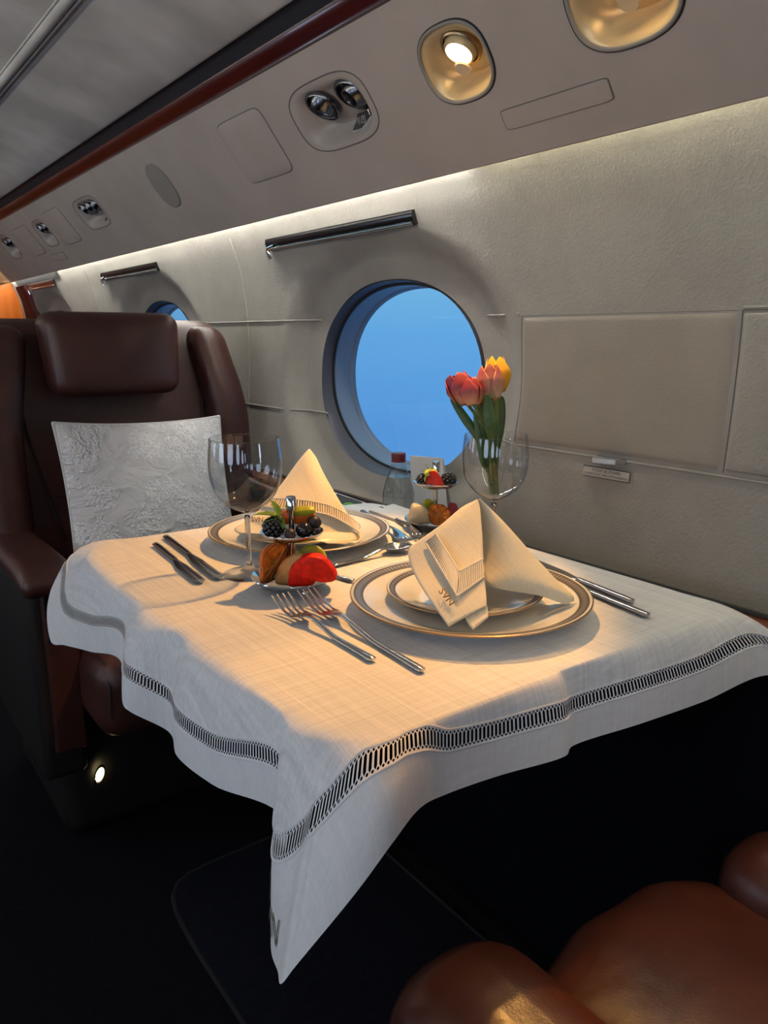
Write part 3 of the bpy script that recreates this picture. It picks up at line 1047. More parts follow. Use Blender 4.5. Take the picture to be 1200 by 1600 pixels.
for k, c in enumerate(LWIN):
    b = MB()
    O = ell(WA * 0.98, WB * 0.98, 2.15)
    ringp = [Vector((-1.09, c + O(2 * PI * i / 48) * math.cos(2 * PI * i / 48), 0.917 + O(2 * PI * i / 48) * math.sin(2 * PI * i / 48))) for i in range(48)]
    b.grid([ringp, [Vector((-1.09, c, 0.917))] * 48], True)
    root = struct('window_%d' % (k + 4), b, M['pane'])
    O1 = ell(WA, WB, 2.15)
    r1 = [Vector((lwx(0.917 + O1(2 * PI * i / 48) * math.sin(2 * PI * i / 48)), c + O1(2 * PI * i / 48) * math.cos(2 * PI * i / 48), 0.917 + O1(2 * PI * i / 48) * math.sin(2 * PI * i / 48))) for i in range(48)]
    obj('reveal', MB().grid([r1, ringp], True), M['reveal'], root)

# ---- floor and end bulkheads
fl = MB()
fl.box((-0.05, (Y0 + Y1) / 2, -0.02), (2.05, Y1 - Y0, 0.04))
struct('floor', fl, M['carpet'])
bk = MB()
bk.box((-0.05, Y1 + 0.02, 0.83), (2.2, 0.04, 1.70))
struct('wall_front', bk, M['amber_wood'])
bk = MB()
bk.box((-0.05, Y0 - 0.02, 0.83), (2.2, 0.04, 1.70))
struct('wall_back', bk, M['ceiling'])

# ---- cove light tucked behind the valance lip
def cove(y0, y1, mat, label):
    root = thing('cove_light', label, 'strip light', (0.8835, (y0 + y1) / 2, 1.287), group='cove light strips')
    m_ = MB(); m_.box((0.8835, (y0 + y1) / 2, 1.2895), (0.009, y1 - y0, 0.003))
    obj('housing', m_, M['valance'], root)
    m_ = MB(); m_.box((0.8835, (y0 + y1) / 2, 1.2870), (0.007, y1 - y0, 0.002))
    obj('led_strip', m_, mat, root)


cove(0.98, 4.40, M['led'], 'bright white light strip glowing along the top of the window wall')
cove(-1.2, 0.96, M['led_dim'], 'dimmer yellowish light strip above the padded stowage panel')

# ---- chrome window-shade rails
def shade_rail(y0, y1, z, label, fr=False):
    root = thing('shade_rail', label, 'window shade rail', wall_pt((y0 + y1) / 2, z), group='window shade rails')
    hz = 0.0125

    def p(y, dz, off):
        return wall_pt(y, z + dz, off) - Vector((dish(y, z + dz), 0, 0))
    m_ = MB()
    m_.grid([[p(y, dz, off) for y in frange(y0, y1, 12)] for dz, off in ((hz, -0.002), (hz, 0.006), (0.004, 0.010), (-0.004, 0.009), (-hz, 0.006), (-hz, -0.002))])
    for y in (y0, y1):
        m_.add([p(y, dz, off) for dz, off in ((hz, -0.002), (hz, 0.006), (0.004, 0.010), (-0.004, 0.009), (-hz, 0.006), (-hz, -0.002))], [tuple(range(6))])
    obj('housing', m_, M['black_gloss'], root)
    obj('chrome_rail', MB().tube([p(y, -0.0085, 0.010) for y in frange(y0 + 0.004, y1 - 0.008, 10)], 0.0032, 10), M['chrome'], root)
    yl = y1 - 0.012
    m_ = MB()
    m_.tube([p(yl - 0.03, -0.003, 0.012), p(yl, -0.006, 0.014), p(yl + 0.002, -0.012, 0.015), p(yl + 0.001, -0.030, 0.014)], 0.0042, 8)
    obj('pull_handle', m_, M['chrome'], root)


shade_rail(1.149, 1.705, 1.2185, 'black and chrome shade rail above the big window beside the table')
shade_rail(2.425, 2.975, 1.2185, 'smaller-looking shade rail above the window behind the leather seat')
shade_rail(3.62, 4.10, 1.232, 'far short shade rail under the dark grey frame')

# dark framed surround far along the wall
root = thing('window_surround', 'far dark grey frame with dark red side post around the last shade rail', 'frame', wall_pt(4.2, 1.1))
m_ = MB()
for (ya, yb, za, zb) in ((3.52, 4.30, 1.2465, 1.272),):
    m_.grid([[wall_pt(y, zz, o) for y in frange(ya, yb, 8)] for zz, o in ((za, 0.0), (za, 0.004), (zb, 0.004), (zb, 0.0))])
obj('head_rail', m_, M['frame_dark'], root)
m_ = MB()
m_.grid([[wall_pt(y, zz, o) for zz in frange(0.70, 1.2465, 10)] for y, o in ((4.12, 0.0), (4.12, 0.02), (4.29, 0.02), (4.29, 0.0))])
obj('side_post', m_, M['red_post'], root)['label'] = 'dark red lacquered post'

# ---- padded stowage panel in the wall, its neighbour, latch and plaque
def pad(name, label, y0, y1, z0, z1, mat, lift=0.0026, rnd=0.007):
    us = [0, 0.01, 0.025, 0.05] + frange(0.1, 0.9, 12) + [0.95, 0.975, 0.99, 1]
    hy, hz = (y1 - y0) / 2, (z1 - z0) / 2

    def f(u, v):
        y, z = lerp(y0, y1, u), lerp(z0, z1, v)
        e = min(min(u, 1 - u) * 2 * hy, min(v, 1 - v) * 2 * hz)
        k = sstep(0, rnd, e)
        return wall_pt(y, z, -0.002 + (lift + 0.002) * k)
    root = tag(obj(name, MB().surf(f, us, us), mat), label, 'wall panel')
    g = MB()
    g.tube([wall_pt(y1, z, -0.0003) for z in frange(z0, z1, 12)], 0.0010, 6)
    g.tube([wall_pt(y, z1, -0.0003) for y in frange(y0, y1, 12)], 0.0006, 6)
    obj('edge_gap', g, M['soft_gap'], root)
    return root


pad('stowage_panel', 'large padded beige rectangular stowage panel set in the wall beside the table', 0.536, 0.908, 0.834, 1.040, M['suede_panel'])
pad('wall_pad', 'padded wall panel cut by the right edge beyond the stowage panel', 0.10, 0.5315, 0.834, 1.040, M['suede'], 0.005)

root = thing('panel_latch', 'small flat chrome latch tab at the lower edge of the stowage panel', 'latch', wall_pt(0.707, 0.830))
m_ = MB()
m_.add([wall_pt(0.735, 0.831, 0.0), wall_pt(0.680, 0.831, 0.0), wall_pt(0.684, 0.831, 0.022), wall_pt(0.722, 0.830, 0.026),
        wall_pt(0.735, 0.824, 0.0), wall_pt(0.680, 0.824, 0.0), wall_pt(0.684, 0.824, 0.022), wall_pt(0.722, 0.823, 0.026)],
       [(0, 1, 2, 3), (7, 6, 5, 4), (3, 2, 6, 7), (0, 3, 7, 4), (1, 5, 6, 2), (0, 4, 5, 1)])
obj('tab', m_, M['brushed'], root)
m_ = MB(); m_.rbox(wall_pt(0.707, 0.828, -0.001), (0.003, 0.027, 0.004), 0.001, 2)
obj('pivot', m_, M['gunmetal'], root)

root = thing('placard', 'small engraved metal placard reading TV MUST BE STOWED under the latch', 'sign', wall_pt(0.712, 0.807))
m_ = MB()
pts = [wall_pt(y, z, o) for o in (0.0, 0.003) for (y, z) in ((0.754, 0.8145), (0.670, 0.8145), (0.670, 0.7995), (0.754, 0.7995))]
m_.add(pts, [(4, 5, 6, 7), (0, 1, 5, 4), (1, 2, 6, 5), (2, 3, 7, 6), (3, 0, 4, 7)])
obj('plate', m_, M['plaque'], root)
g = MB()
g.tube([wall_pt(y, 0.8145, 0.003) for y in (0.754, 0.670)] + [wall_pt(0.670, 0.7995, 0.003)], 0.0008, 6)
g.tube([wall_pt(y, 0.7995, 0.003) for y in (0.754, 0.670)], 0.0006, 6)
obj('border', g, M['print_dark'], root)
m_ = MB()
for body, z, s in (('TV MUST BE STOWED', 0.8097, 0.0058), ('DURING TAXI, TAKE-OFF & LANDING', 0.8035, 0.0050)):
    vs, fs = text_mesh(body, s)
    m_.add([wall_pt(0.712 - v.x * 0.93, z + v.y, 0.0034) for v in vs], fs)
obj('lettering', m_, M['print_dark'], root)

# ---- floor mat between the seats and the small floor lamp
mt = MB()
O = ell(0.20, 0.415, 7)
ringo = lambda q, z: [Vector((0.595 + O(2 * PI * i / 96) * q * math.cos(2 * PI * i / 96), 0.83 + O(2 * PI * i / 96) * q * math.sin(2 * PI * i / 96), z)) for i in range(96)]
mt.grid([ringo(1.0, 0.0005), ringo(1.0, 0.010), ringo(0.98, 0.012), ringo(0.5, 0.012), [Vector((0.595, 0.83, 0.012))] * 96], True)
root = tag(obj('floor_mat', mt, M['mat']), 'dark navy floor mat with rounded corner under the table', 'mat')
obj('binding', MB().tube(ringo(1.0, 0.009), 0.0045, 8, closed=True), M['mat_edge'], root)

# ================================================================== TABLE AND CLOTH
root = thing('folding_table', 'cabin table folded out from the side ledge, hidden under the white cloth', 'table', (0.56, 0.80, 0.0))
m_ = MB()
O_ = ell(0.262, 0.346, 7)
tring = lambda q, z: [Vector((0.559 + O_(2 * PI * i / 96) * q * math.cos(2 * PI * i / 96), 0.803 + O_(2 * PI * i / 96) * q * math.sin(2 * PI * i / 96), z)) for i in range(96)]
m_.grid([tring(0.0, T - 0.025), tring(0.97, T - 0.025), tring(0.985, T - 0.020), tring(0.985, T - 0.008), tring(0.97, T - 0.003), tring(0.0, T - 0.003)], True)
obj('tabletop', m_, M['wood_ledge'], root)
m_ = MB(); m_.rbox((0.80, 0.80, T - 0.045), (0.064, 0.20, 0.020), 0.006, 4)
obj('hinge_bracket', m_, M['seat_base'], root)
m_ = MB(); m_.tube([(0.60, 0.80, T - 0.03), (0.70, 0.80, T - 0.12), (0.868, 0.80, T - 0.26)], 0.016, 10)
obj('support_arm', m_, M['seat_base'], root)

PAIRS = [  # fold point on the table edge, hem point
    ((.826, .52), Vector((.850, .50, .674))),
    ((.825, .462), Vector((.852, .415, .656))),
    ((.812, .446), Vector((.842, .362, .632))),
    ((.785, .443), at_y(1200, 1055, .385)),
    ((.70, .443), at_y(1100, 1096, .410)),
    ((.61, .443), at_y(1000, 1131, .424)),
    ((.535, .443), at_y(896, 1165, .438)),
    ((.522, .443), at_y(882, 1182, .422)),
    ((.45, .443), at_y(780, 1212, .432)),
    ((.395, .443), at_y(700, 1240, .432)),
    ((.362, .444), at_y(655, 1264, .414)),
    ((.340, .446), at_y(615, 1315, .398)),
    ((.318, .452), at_y(560, 1390, .402)),
    ((.300, .464), at_y(460, 1512, .425)),
    ((.297, .468), at_y(440, 1537, .432)),
    ((.294, .472), at_x(434, 1518, .236)),
    ((.288, .490), at_x(423, 1478, .250)),
    ((.287, .515), at_x(428, 1395, .264)),
    ((.287, .545), at_x(446, 1285, .274)),
    ((.287, .62), at_x(332, 1226, .262)),
    ((.287, .69), at_x(277, 1182, .256)),
    ((.287, .745), at_x(263, 1143, .270)),
    ((.287, .79), at_x(205, 1113, .244)),
    ((.287, .825), at_x(192, 1100, .243)),
    ((.287, .86), at_x(189, 1034, .264)),
    ((.287, .97), at_x(140, 1018, .256)),
    ((.289, 1.08), at_x(100, 1008, .245)),
    ((.300, 1.125), at_x(80, 1003, .238)),
    ((.318, 1.150), at_x(75, 940, .256)),
    ((.345, 1.158), at_x(98, 900, .296)),
    ((.385, 1.160), Vector((.385, 1.222, .628))),
    ((.60, 1.160), Vector((.60, 1.200, .625))),
    ((.80, 1.160), Vector((.81, 1.200, .625))),
    ((.826, 1.145), Vector((.848, 1.180, .640))),
    ((.828, 1.0), Vector((.850, 1.0, .673))),
    ((.827, .75), Vector((.850, .75, .673))),
]
SEG = 12
NP = len(PAIRS)


def cyc(P, i, u):
    p0, p1, p2, p3 = P[(i - 1) % NP], P[i % NP], P[(i + 1) % NP], P[(i + 2) % NP]
    # centripetal-ish: damp tangents so close control points do not overshoot
    l0, l1, l2 = (p1 - p0).length ** .5 + 1e-6, (p2 - p1).length ** .5 + 1e-6, (p3 - p2).length ** .5 + 1e-6
    m1 = (p2 - p1) / 1.0 + l1 * ((p1 - p0) / l0 - (p2 - p0) / (l0 + l1))
    m1 = l1 * ((p1 - p0) / l0 - (p2 - p0) / (l0 + l1) + (p2 - p1) / l1)
    m2 = l1 * ((p2 - p1) / l1 - (p3 - p1) / (l1 + l2) + (p3 - p2) / l2)
    u2, u3 = u * u, u * u * u
    return (2 * u3 - 3 * u2 + 1) * p1 + (u3 - 2 * u2 + u) * m1 + (-2 * u3 + 3 * u2) * p2 + (u3 - u2) * m2


FOLD = [Vector((a[0], a[1], T)) for a, _ in PAIRS]
HEM = [h for _, h in PAIRS]
cols = []
for i in range(NP):
    for k in range(SEG):
        u = k / SEG
        cols.append((cyc(FOLD, i, u), cyc(HEM, i, u)))
NC = len(cols)
harc = [0.0]
for i in range(NC):
    harc.append(harc[-1] + (cols[(i + 1) % NC][1] - cols[i][1]).length)
TIP1, TIP2 = 14 * SEG, 27 * SEG


def drop_profile(F, H, soft=1.0):
    out = Vector((H.x - F.x, H.y - F.y, 0))
    if out.length < 0.006:
        out = Vector((F.x - 0.56, F.y - 0.8, 0)).normalized() * 0.006
    d = out.length
    n = out / d
    reach = max(d * 0.75, 0.014)
    dz = F.z - H.z
    P = [F, F + n * lerp(d * 0.30, reach * 0.65, soft) - Vector((0, 0, dz * 0.10 * (1 - soft))), F + n * d * lerp(0.68, 0.95, soft) - Vector((0, 0, dz * lerp(0.60, 0.34, soft))), H]
    res = []
    for k in range(41):
        t = k / 40
        res.append(P[0] * (1 - t) ** 3 + P[1] * 3 * t * (1 - t) ** 2 + P[2] * 3 * t * t * (1 - t) + P[3] * t ** 3)
    return res


profs = []
for ci, (F, H) in enumerate(cols):
    near = min(abs(ci - TIP1) / (2.6 * SEG), abs(ci - TIP2) / (2.6 * SEG))
    p = drop_profile(F, H, sstep(0.3, 1.0, near))
    L = [0.0]
    for a, b in zip(p, p[1:]):
        L.append(L[-1] + (b - a).length)
    profs.append((p, L))


def drop_pt(ci, s):
    """column ci, arc distance s measured up from the hem"""
    p, L = profs[ci % NC]
    d = max(0.0, min(L[-1], L[-1] - s))
    for k in range(40):
        if d <= L[k + 1]:
            t = (d - L[k]) / max(1e-9, L[k + 1] - L[k])
            return p[k].lerp(p[k + 1], t)
    return p[-1]


HEMW = {9: .038, 10: .045, 11: .057, 12: .076, 13: .100, 14: .107, 15: .098, 16: .080, 17: .055, 18: .038, 26: .040, 27: .052, 28: .042}
HEMV = [HEMW.get(i, 0.036) for i in range(NP)]


def band_off(ci):
    """(hem width, band width) along a column; wider along the slanting columns of the corners"""
    i, u = divmod(ci % NC, SEG)
    u /= SEG
    a = lerp(HEMV[i], HEMV[(i + 1) % NP], u)
    w = 0.0185 * min(1.5, (a / 0.036) ** 0.5)
    L = profs[ci % NC][1][-1]
    if a + w > L * 0.92:
        k = L * 0.92 / (a + w)
        a *= k; w *= k
    return a, w


top = MB()
rows = []
ctr = Vector((0.57, 0.80, T))
for q in (0.0, 0.25, 0.5, 0.72, 0.88, 0.96, 1.0):
    rows.append([ctr.lerp(F, q) for F, _ in cols])
NR = 9
for k in range(1, NR + 1):
    row = []
    for ci in range(NC):
        a, w = band_off(ci)
        L = profs[ci][1][-1]
        row.append(drop_pt(ci, lerp(L, a + w, k / NR)))
    rows.append(row)
top.grid(rows, True)
cloth = tag(obj('tablecloth', top, M['cloth'], sharp=80), 'white linen tablecloth with openwork border draped over the cabin table', 'tablecloth')
# plain hem
hm = MB()
rows = []
for k in range(5):
    row = []
    for ci in range(NC):
        a, w = band_off(ci)
        row.append(drop_pt(ci, a * (1 - k / 4)))
    rows.append(row)
hm.grid(rows, True)
hem_o = obj('hem', hm, M['hem'], cloth, sharp=80)
# openwork band with real slots
bd = MB()
rows, uvs = [], []
barc = [0.0]
mids = [drop_pt(ci, sum(band_off(ci)[:1]) + band_off(ci)[1] / 2) for ci in range(NC)]
for ci in range(NC):
    barc.append(barc[-1] + (mids[(ci + 1) % NC] - mids[ci]).length)
for k in range(4):
    row, uu = [], []
    for ci in range(NC + 1):
        a, w = band_off(ci % NC)
        row.append(drop_pt(ci % NC, a + w * (1 - k / 3)))
        uu.append((barc[ci] / 0.0046, k / 3))
    rows.append(row); uvs.append(uu)
bd.grid(rows, False, 0, uvs)
band_o = obj('openwork_band', bd, M['lace'], cloth, sharp=80)
cd = MB()
for kk in (0, 1):
    cd.tube([drop_pt(ci, band_off(ci)[0] + kk * band_off(ci)[1]) for ci in range(NC)], 0.0011, 5, closed=True)
obj('cord', cd, M['hem'], band_o)
# monogram worked on the left hem, beside the hanging corner
vs, fs = text_mesh('SVN', 0.034, 1.05, 2)
mg = MB()
base = harc[TIP1] + 0.078
pts = []
for v in vs:
    s = base - v.x
    ci = TIP1
    while harc[ci + 1] < s: ci += 1
    f = (s - harc[ci]) / (harc[ci + 1] - harc[ci])
    hh = 0.026 + v.y
    p = drop_pt(ci, hh).lerp(drop_pt(ci + 1, hh), f)
    nrm = (drop_pt(ci + 1, hh) - drop_pt(ci, hh)).cross(drop_pt(ci, hh + 0.005) - drop_pt(ci, hh))
    nrm = nrm.normalized()
    if nrm.x > 0: nrm = -nrm
    pts.append(p + nrm * 0.0012)
mg.add(pts, fs)
obj('monogram', mg, M['olive_thread'], hem_o)

# ================================================================== CHINA
def plate(name, label, loc, R, group, well=0.66, h=0.024):
    root = thing(name, label, 'plate', loc, group=group)
    up = [(0, 0.0045), (R * well * 0.9, 0.0045), (R * well, 0.0062), (R * (well + 0.05), 0.010), (R * 0.90, h * 0.84), (R * 0.985, h), (R, h - 0.0006)]
    dn = [(R, h - 0.0016), (R * 0.97, h - 0.0032), (R * 0.88, h * 0.66), (R * (well + 0.05), 0.0048), (R * well * 0.92, 0.0018), (R * well * 0.90, 0.0), (R * well * 0.84, 0.0), (R * well * 0.82, 0.002), (0, 0.002)]
    obj('dish', MB().lathe(up + dn, 96), M['china'], root, local=True, sharp=60)

    def zt(r):
        for (r0, z0), (r1, z1) in zip(up, up[1:]):
            if r <= r1:
                return lerp(z0, z1, (r - r0) / (r1 - r0))
        return h
    b = MB().lathe([(r, zt(r) + 0.0004) for r in (R * 0.970, R * 0.935, R * 0.890)], 144, un=int(2 * PI * R / 0.0062))
    obj('rim_pattern', b, M['rim'], root, local=True)['label'] = 'silver-grey patterned rim band'
    g = MB().lathe([(R * 0.992, h + 0.0003), (R * 1.002, h - 0.0004), (R * 1.0, h - 0.0018)], 96)
    obj('gold_line', g, M['gold_line'], root, local=True)
    return root


PL1 = Vector((0.581, 0.617, T + 0.0006)); PL2 = Vector((0.577, 0.994, T + 0.0006))
p1_ = plate('dinner_plate', 'large white rimmed plate nearest the camera under the standing napkin', PL1, 0.138, 'dinner plates', 0.66, 0.022)
dup(p1_, PL2, 0.4, 'large white rimmed plate on the far side, behind the empty wine glass')
s1 = plate('side_plate', 'small white plate on the near dinner plate, under the napkin', PL1 + Vector((0.001, 0.010, 0.0052)), 0.0905, 'side plates', 0.62, 0.0185)
dup(s1, PL2 + Vector((0.0, -0.004, 0.0052)), 0.9, 'small white plate on the far dinner plate')

# ================================================================== NAPKINS
ZP = T + 0.013


def ruled(Lp, Rp, n=26, m=20, bulge=0.0, bdir=None, L0=None):
    rows, uvs = [], []
    for k in range(n + 1):
        t = k / n
        a, b = catmull(Lp, t), catmull(Rp, t)
        row = []
        for j in range(m + 1):
            u = j / m
            p = a.lerp(b, u)
            if bulge:
                p = p + bdir * (bulge * math.sin(PI * u) * (0.25 + 0.75 * math.sin(PI * min(1, t * 0.9 + 0.1))))
            row.append(p)
        rows.append(row)
        uvs.append([(j / m, t) for j in range(m + 1)])
    return rows, uvs


def napkin_near():
    root = thing('napkin', 'cream linen napkin folded into a tent, nearest plate, monogram facing the camera', 'napkin', PL1 + Vector((0, 0, 0.02)), group='folded linen napkins')
    A = at_y(745, 782, 0.635)
    D = at_z(702, 979, T + 0.0205)
    F_ = at_z(757, 958, T + 0.031)
    n = (D - A).cross(F_ - A).normalized()
    if n.dot(FW) > 0: n = -n                      # towards the camera
    P = lambda x, y, back=0.0: at_plane(x, y, A - n * back, n)
    left = [P(745, 782), P(722, 793, .001), P(690, 820, .003), P(655, 845, .009), P(639, 860, .012), P(642, 885, .011), P(660, 920, .005), P(684, 955, .001), P(701, 979)]
    right = [P(746, 783), P(750, 795), P(752, 815), P(754, 840), P(755, 865), P(757, 890), P(758, 915), P(760, 935), P(760, 947)]
    rows, uvs = ruled(left, right, 30, 20, 0.004, n)
    flap = MB().grid(rows, False, 0, uvs)
    obj('front_flap', flap, M['napkin'], root, sharp=70, solid=0.0014)
    # second layer peeping out below
    l2 = [P(722, 945, .003), P(724, 955, .003), P(730, 972, .003), P(739, 984, .002)]
    r2 = [P(756, 925, .003), P(759, 940, .003), P(762, 952, .003), P(763, 964, .002)]
    rows, uvs = ruled(l2, r2, 8, 8)
    obj('under_flap', MB().grid(rows, False, 0, uvs), M['napkin'], root, sharp=70, solid=0.0014)
    # right wing: hollow cone running to a rounded tip
    Tp = at_z(897, 934, T + 0.0235)
    G = P(757, 912, .018)
    n2 = (Tp - A).cross(G - A).normalized()
    if n2.dot(FW) > 0: n2 = -n2
    Q = lambda x, y, back=0.0: at_plane(x, y, A - n2 * back, n2)
    lw_ = [Q(746, 782, .003), Q(748, 800, .010), Q(750, 830, .016), Q(753, 865, .019), Q(756, 895, .018), Q(764, 914, .012), Q(795, 923, .006), Q(840, 930, .002), Q(868, 939, .000), Q(885, 944, .000)]
    rw_ = [Q(747, 782), Q(765, 795), Q(783, 812), Q(805, 836), Q(828, 862), Q(850, 886), Q(868, 905), Q(884, 921), Q(895, 931), Q(896, 939, .002)]
    rows, uvs = ruled(lw_, rw_, 34, 20, 0.010, n2)
    obj('side_wing', MB().grid(rows, False, 0, uvs), M['napkin'], root, sharp=70, solid=0.0014)
    # the back of the tent
    back = Vector((0.60, 0.80, 0)).normalized()
    bl = [p - n * 0.004 for p in left[:6]]
    bl[-1] = Vector((bl[-1].x + 0.03, bl[-1].y + 0.01, T + 0.03))
    mid = [A.lerp(Vector((A.x + 0.035, A.y + 0.055, T + 0.022)), t) for t in frange(0, 1, 5)]
    br = [p - n2 * 0.003 for p in rw_[:-1:2]] + [Tp - n2 * 0.004]
    rows, uvs = ruled(bl, mid, 14, 8)
    b = MB().grid(rows, False, 0, uvs)
    rows, uvs = ruled(mid, br[:6], 14, 8)
    b.grid(rows, False, 0, uvs)
    obj('back_fold', b, M['napkin'], root, sharp=70, solid=0.0012)
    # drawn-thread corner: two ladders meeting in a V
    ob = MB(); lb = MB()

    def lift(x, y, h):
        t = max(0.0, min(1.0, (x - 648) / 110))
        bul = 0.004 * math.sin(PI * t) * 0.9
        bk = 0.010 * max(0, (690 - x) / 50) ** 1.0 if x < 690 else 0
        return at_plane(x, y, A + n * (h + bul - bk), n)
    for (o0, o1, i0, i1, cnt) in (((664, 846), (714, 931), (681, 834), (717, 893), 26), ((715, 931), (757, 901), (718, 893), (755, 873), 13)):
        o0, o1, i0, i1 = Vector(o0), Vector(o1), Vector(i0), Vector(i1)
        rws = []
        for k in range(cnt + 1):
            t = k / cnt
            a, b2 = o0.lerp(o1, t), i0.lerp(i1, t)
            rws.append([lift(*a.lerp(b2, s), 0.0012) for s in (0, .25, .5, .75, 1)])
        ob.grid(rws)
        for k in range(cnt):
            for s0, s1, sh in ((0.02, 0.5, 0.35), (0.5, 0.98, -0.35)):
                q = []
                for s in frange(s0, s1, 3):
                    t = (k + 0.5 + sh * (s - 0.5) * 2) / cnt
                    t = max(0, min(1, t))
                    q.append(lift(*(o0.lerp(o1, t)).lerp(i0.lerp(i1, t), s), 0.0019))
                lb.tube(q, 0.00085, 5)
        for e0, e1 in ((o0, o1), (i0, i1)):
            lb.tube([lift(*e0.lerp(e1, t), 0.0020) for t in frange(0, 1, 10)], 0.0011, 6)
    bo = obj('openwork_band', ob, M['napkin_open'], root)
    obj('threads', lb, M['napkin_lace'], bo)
    # monogram
    vs, fs = text_mesh('SVN', 17.5, 1.0, 2)
    dx = Vector((0.62, 0.785)); dy = Vector((0.80, -0.60))
    c0 = Vector((697.5, 933))
    pts = []
    for v in vs:
        q = c0 + dx * v.x * 0.95 + dy * v.y * 0.85
        pts.append(lift(q.x, q.y, 0.0022))
    obj('monogram', MB().add(pts, fs), M['tan_thread'], root, solid=0.0008)
    return root


def napkin_far():
    root = thing('napkin', 'cream linen napkin standing on the far plate behind the fruit stand', 'napkin', PL2 + Vector((0, 0, 0.02)), group='folded linen napkins')
    A = at_y(486, 706, 1.015)
    D = at_z(388, 832, T + 0.027)
    F_ = at_z(556, 846, T + 0.022)
    n = (D - A).cross(F_ - A).normalized()
    if n.dot(FW) > 0: n = -n
    P = lambda x, y, back=0.0: at_plane(x, y, A - n * back, n)
    left = [P(482, 707, .002), P(472, 714, .003), P(458, 732, .005), P(442, 754, .008), P(424, 775, .010), P(405, 797, .010), P(385, 815, .006), P(366, 826, .002), P(372, 833)]
    right = [P(487, 706, .002), P(494, 716, .003), P(504, 737, .006), P(518, 762, .010), P(533, 787, .016), P(549, 812, .024), P(562, 830, .030), P(566, 841, .028), P(556, 849, .014)]
    rows, uvs = ruled(left, right, 30, 24, 0.016, n)
    # soft thumb dent seen as a shadowed hollow
    for k, r in enumerate(rows):
        for j in range(len(r)):
            d = math.hypot((j / 24 - 0.45) / 0.22, (k / 30 - 0.40) / 0.13)
            r[j] = r[j] - n * (0.005 * math.exp(-d * d))
    obj('front_flap', MB().grid(rows, False, 0, uvs), M['napkin'], root, sharp=70, solid=0.0014)
    # rolled lower edge
    low_l = [P(470, 833, -.010), P(490, 842, -.010), P(512, 849, -.008)]
    low_r = [P(562, 833, .024), P(560, 843, .022), P(540, 851, .010)]
    rows, uvs = ruled(low_l, low_r, 8, 8, 0.004, n)
    obj('under_flap', MB().grid(rows, False, 0, uvs), M['napkin'], root, sharp=70, solid=0.0014)
    bl = [p - n * 0.004 for p in left[:7]]
    mid = [A.lerp(Vector((A.x + 0.030, A.y + 0.055, T + 0.026)), t) for t in frange(0, 1, 6)]
    br = [p - n * 0.004 for p in right[:7]]
    rows, uvs = ruled(bl, mid, 14, 8)
    b = MB().grid(rows, False, 0, uvs)
    rows, uvs = ruled(mid, br, 14, 8)
    b.grid(rows, False, 0, uvs)
    obj('back_fold', b, M['napkin'], root, sharp=70, solid=0.0012)

    def surf_at(x, y, h):
        # horizontal position across the flap at this height
        xl = 486 - (y - 706) * 0.92; xr = 486 + (y - 706) * 0.62
        u = max(0, min(1, (x - xl) / (xr - xl)))
        bul = 0.016 * math.sin(PI * u) * 0.98
        bk = lerp(0.008, 0.020, u) if u > 0.5 else lerp(0.009, 0.0135, u)
        return at_plane(x, y, A + n * (h + bul - bk), n)
    up = [Vector((420, 779)), Vector((445, 779)), Vector((480, 782)), Vector((515, 790)), Vector((545, 805)), Vector((558, 818))]
    dn = [Vector((408, 790)), Vector((440, 794)), Vector((480, 798)), Vector((515, 805)), Vector((545, 820)), Vector((562, 832))]
    lb = MB(); ob = MB()
    cnt = 46
    for k in range(cnt + 1):
        t = k / cnt
        a, b2 = catmull(up, t), catmull(dn, t)
        lb.tube([surf_at(*a.lerp(b2, s), 0.0022) for s in (0, .5, 1)], 0.0009, 5)
    for e in (up, dn):
        lb.tube([surf_at(*catmull(e, t), 0.0024) for t in frange(0, 1, 20)], 0.0013, 6)
    ob.grid([[surf_at(*catmull(e, t), 0.0014) for t in frange(0, 1, 30)] for e in (up, [(a + b_) / 2 for a, b_ in zip(up, dn)], dn)])
    bo = obj('openwork_band', ob, M['napkin_open'], root)
    obj('threads', lb, M['napkin_lace'], bo)
    vs, fs = text_mesh('SVN', 11, 1.0, 2)
    pts = [surf_at(402 + v.x * 0.95, 812 - v.y + v.x * 0.06, 0.0035) for v in vs]
    obj('monogram', MB().add(pts, fs), M['tan_thread'], root, solid=0.0008)


napkin_near()
napkin_far()

# ================================================================== CUTLERY (local: handle end at origin, running +Y)
def ellsweep(mb, pts, flat, n=10):
    mb.tube(pts, 0, n, True, up=(0, 0, 1), flat=flat)


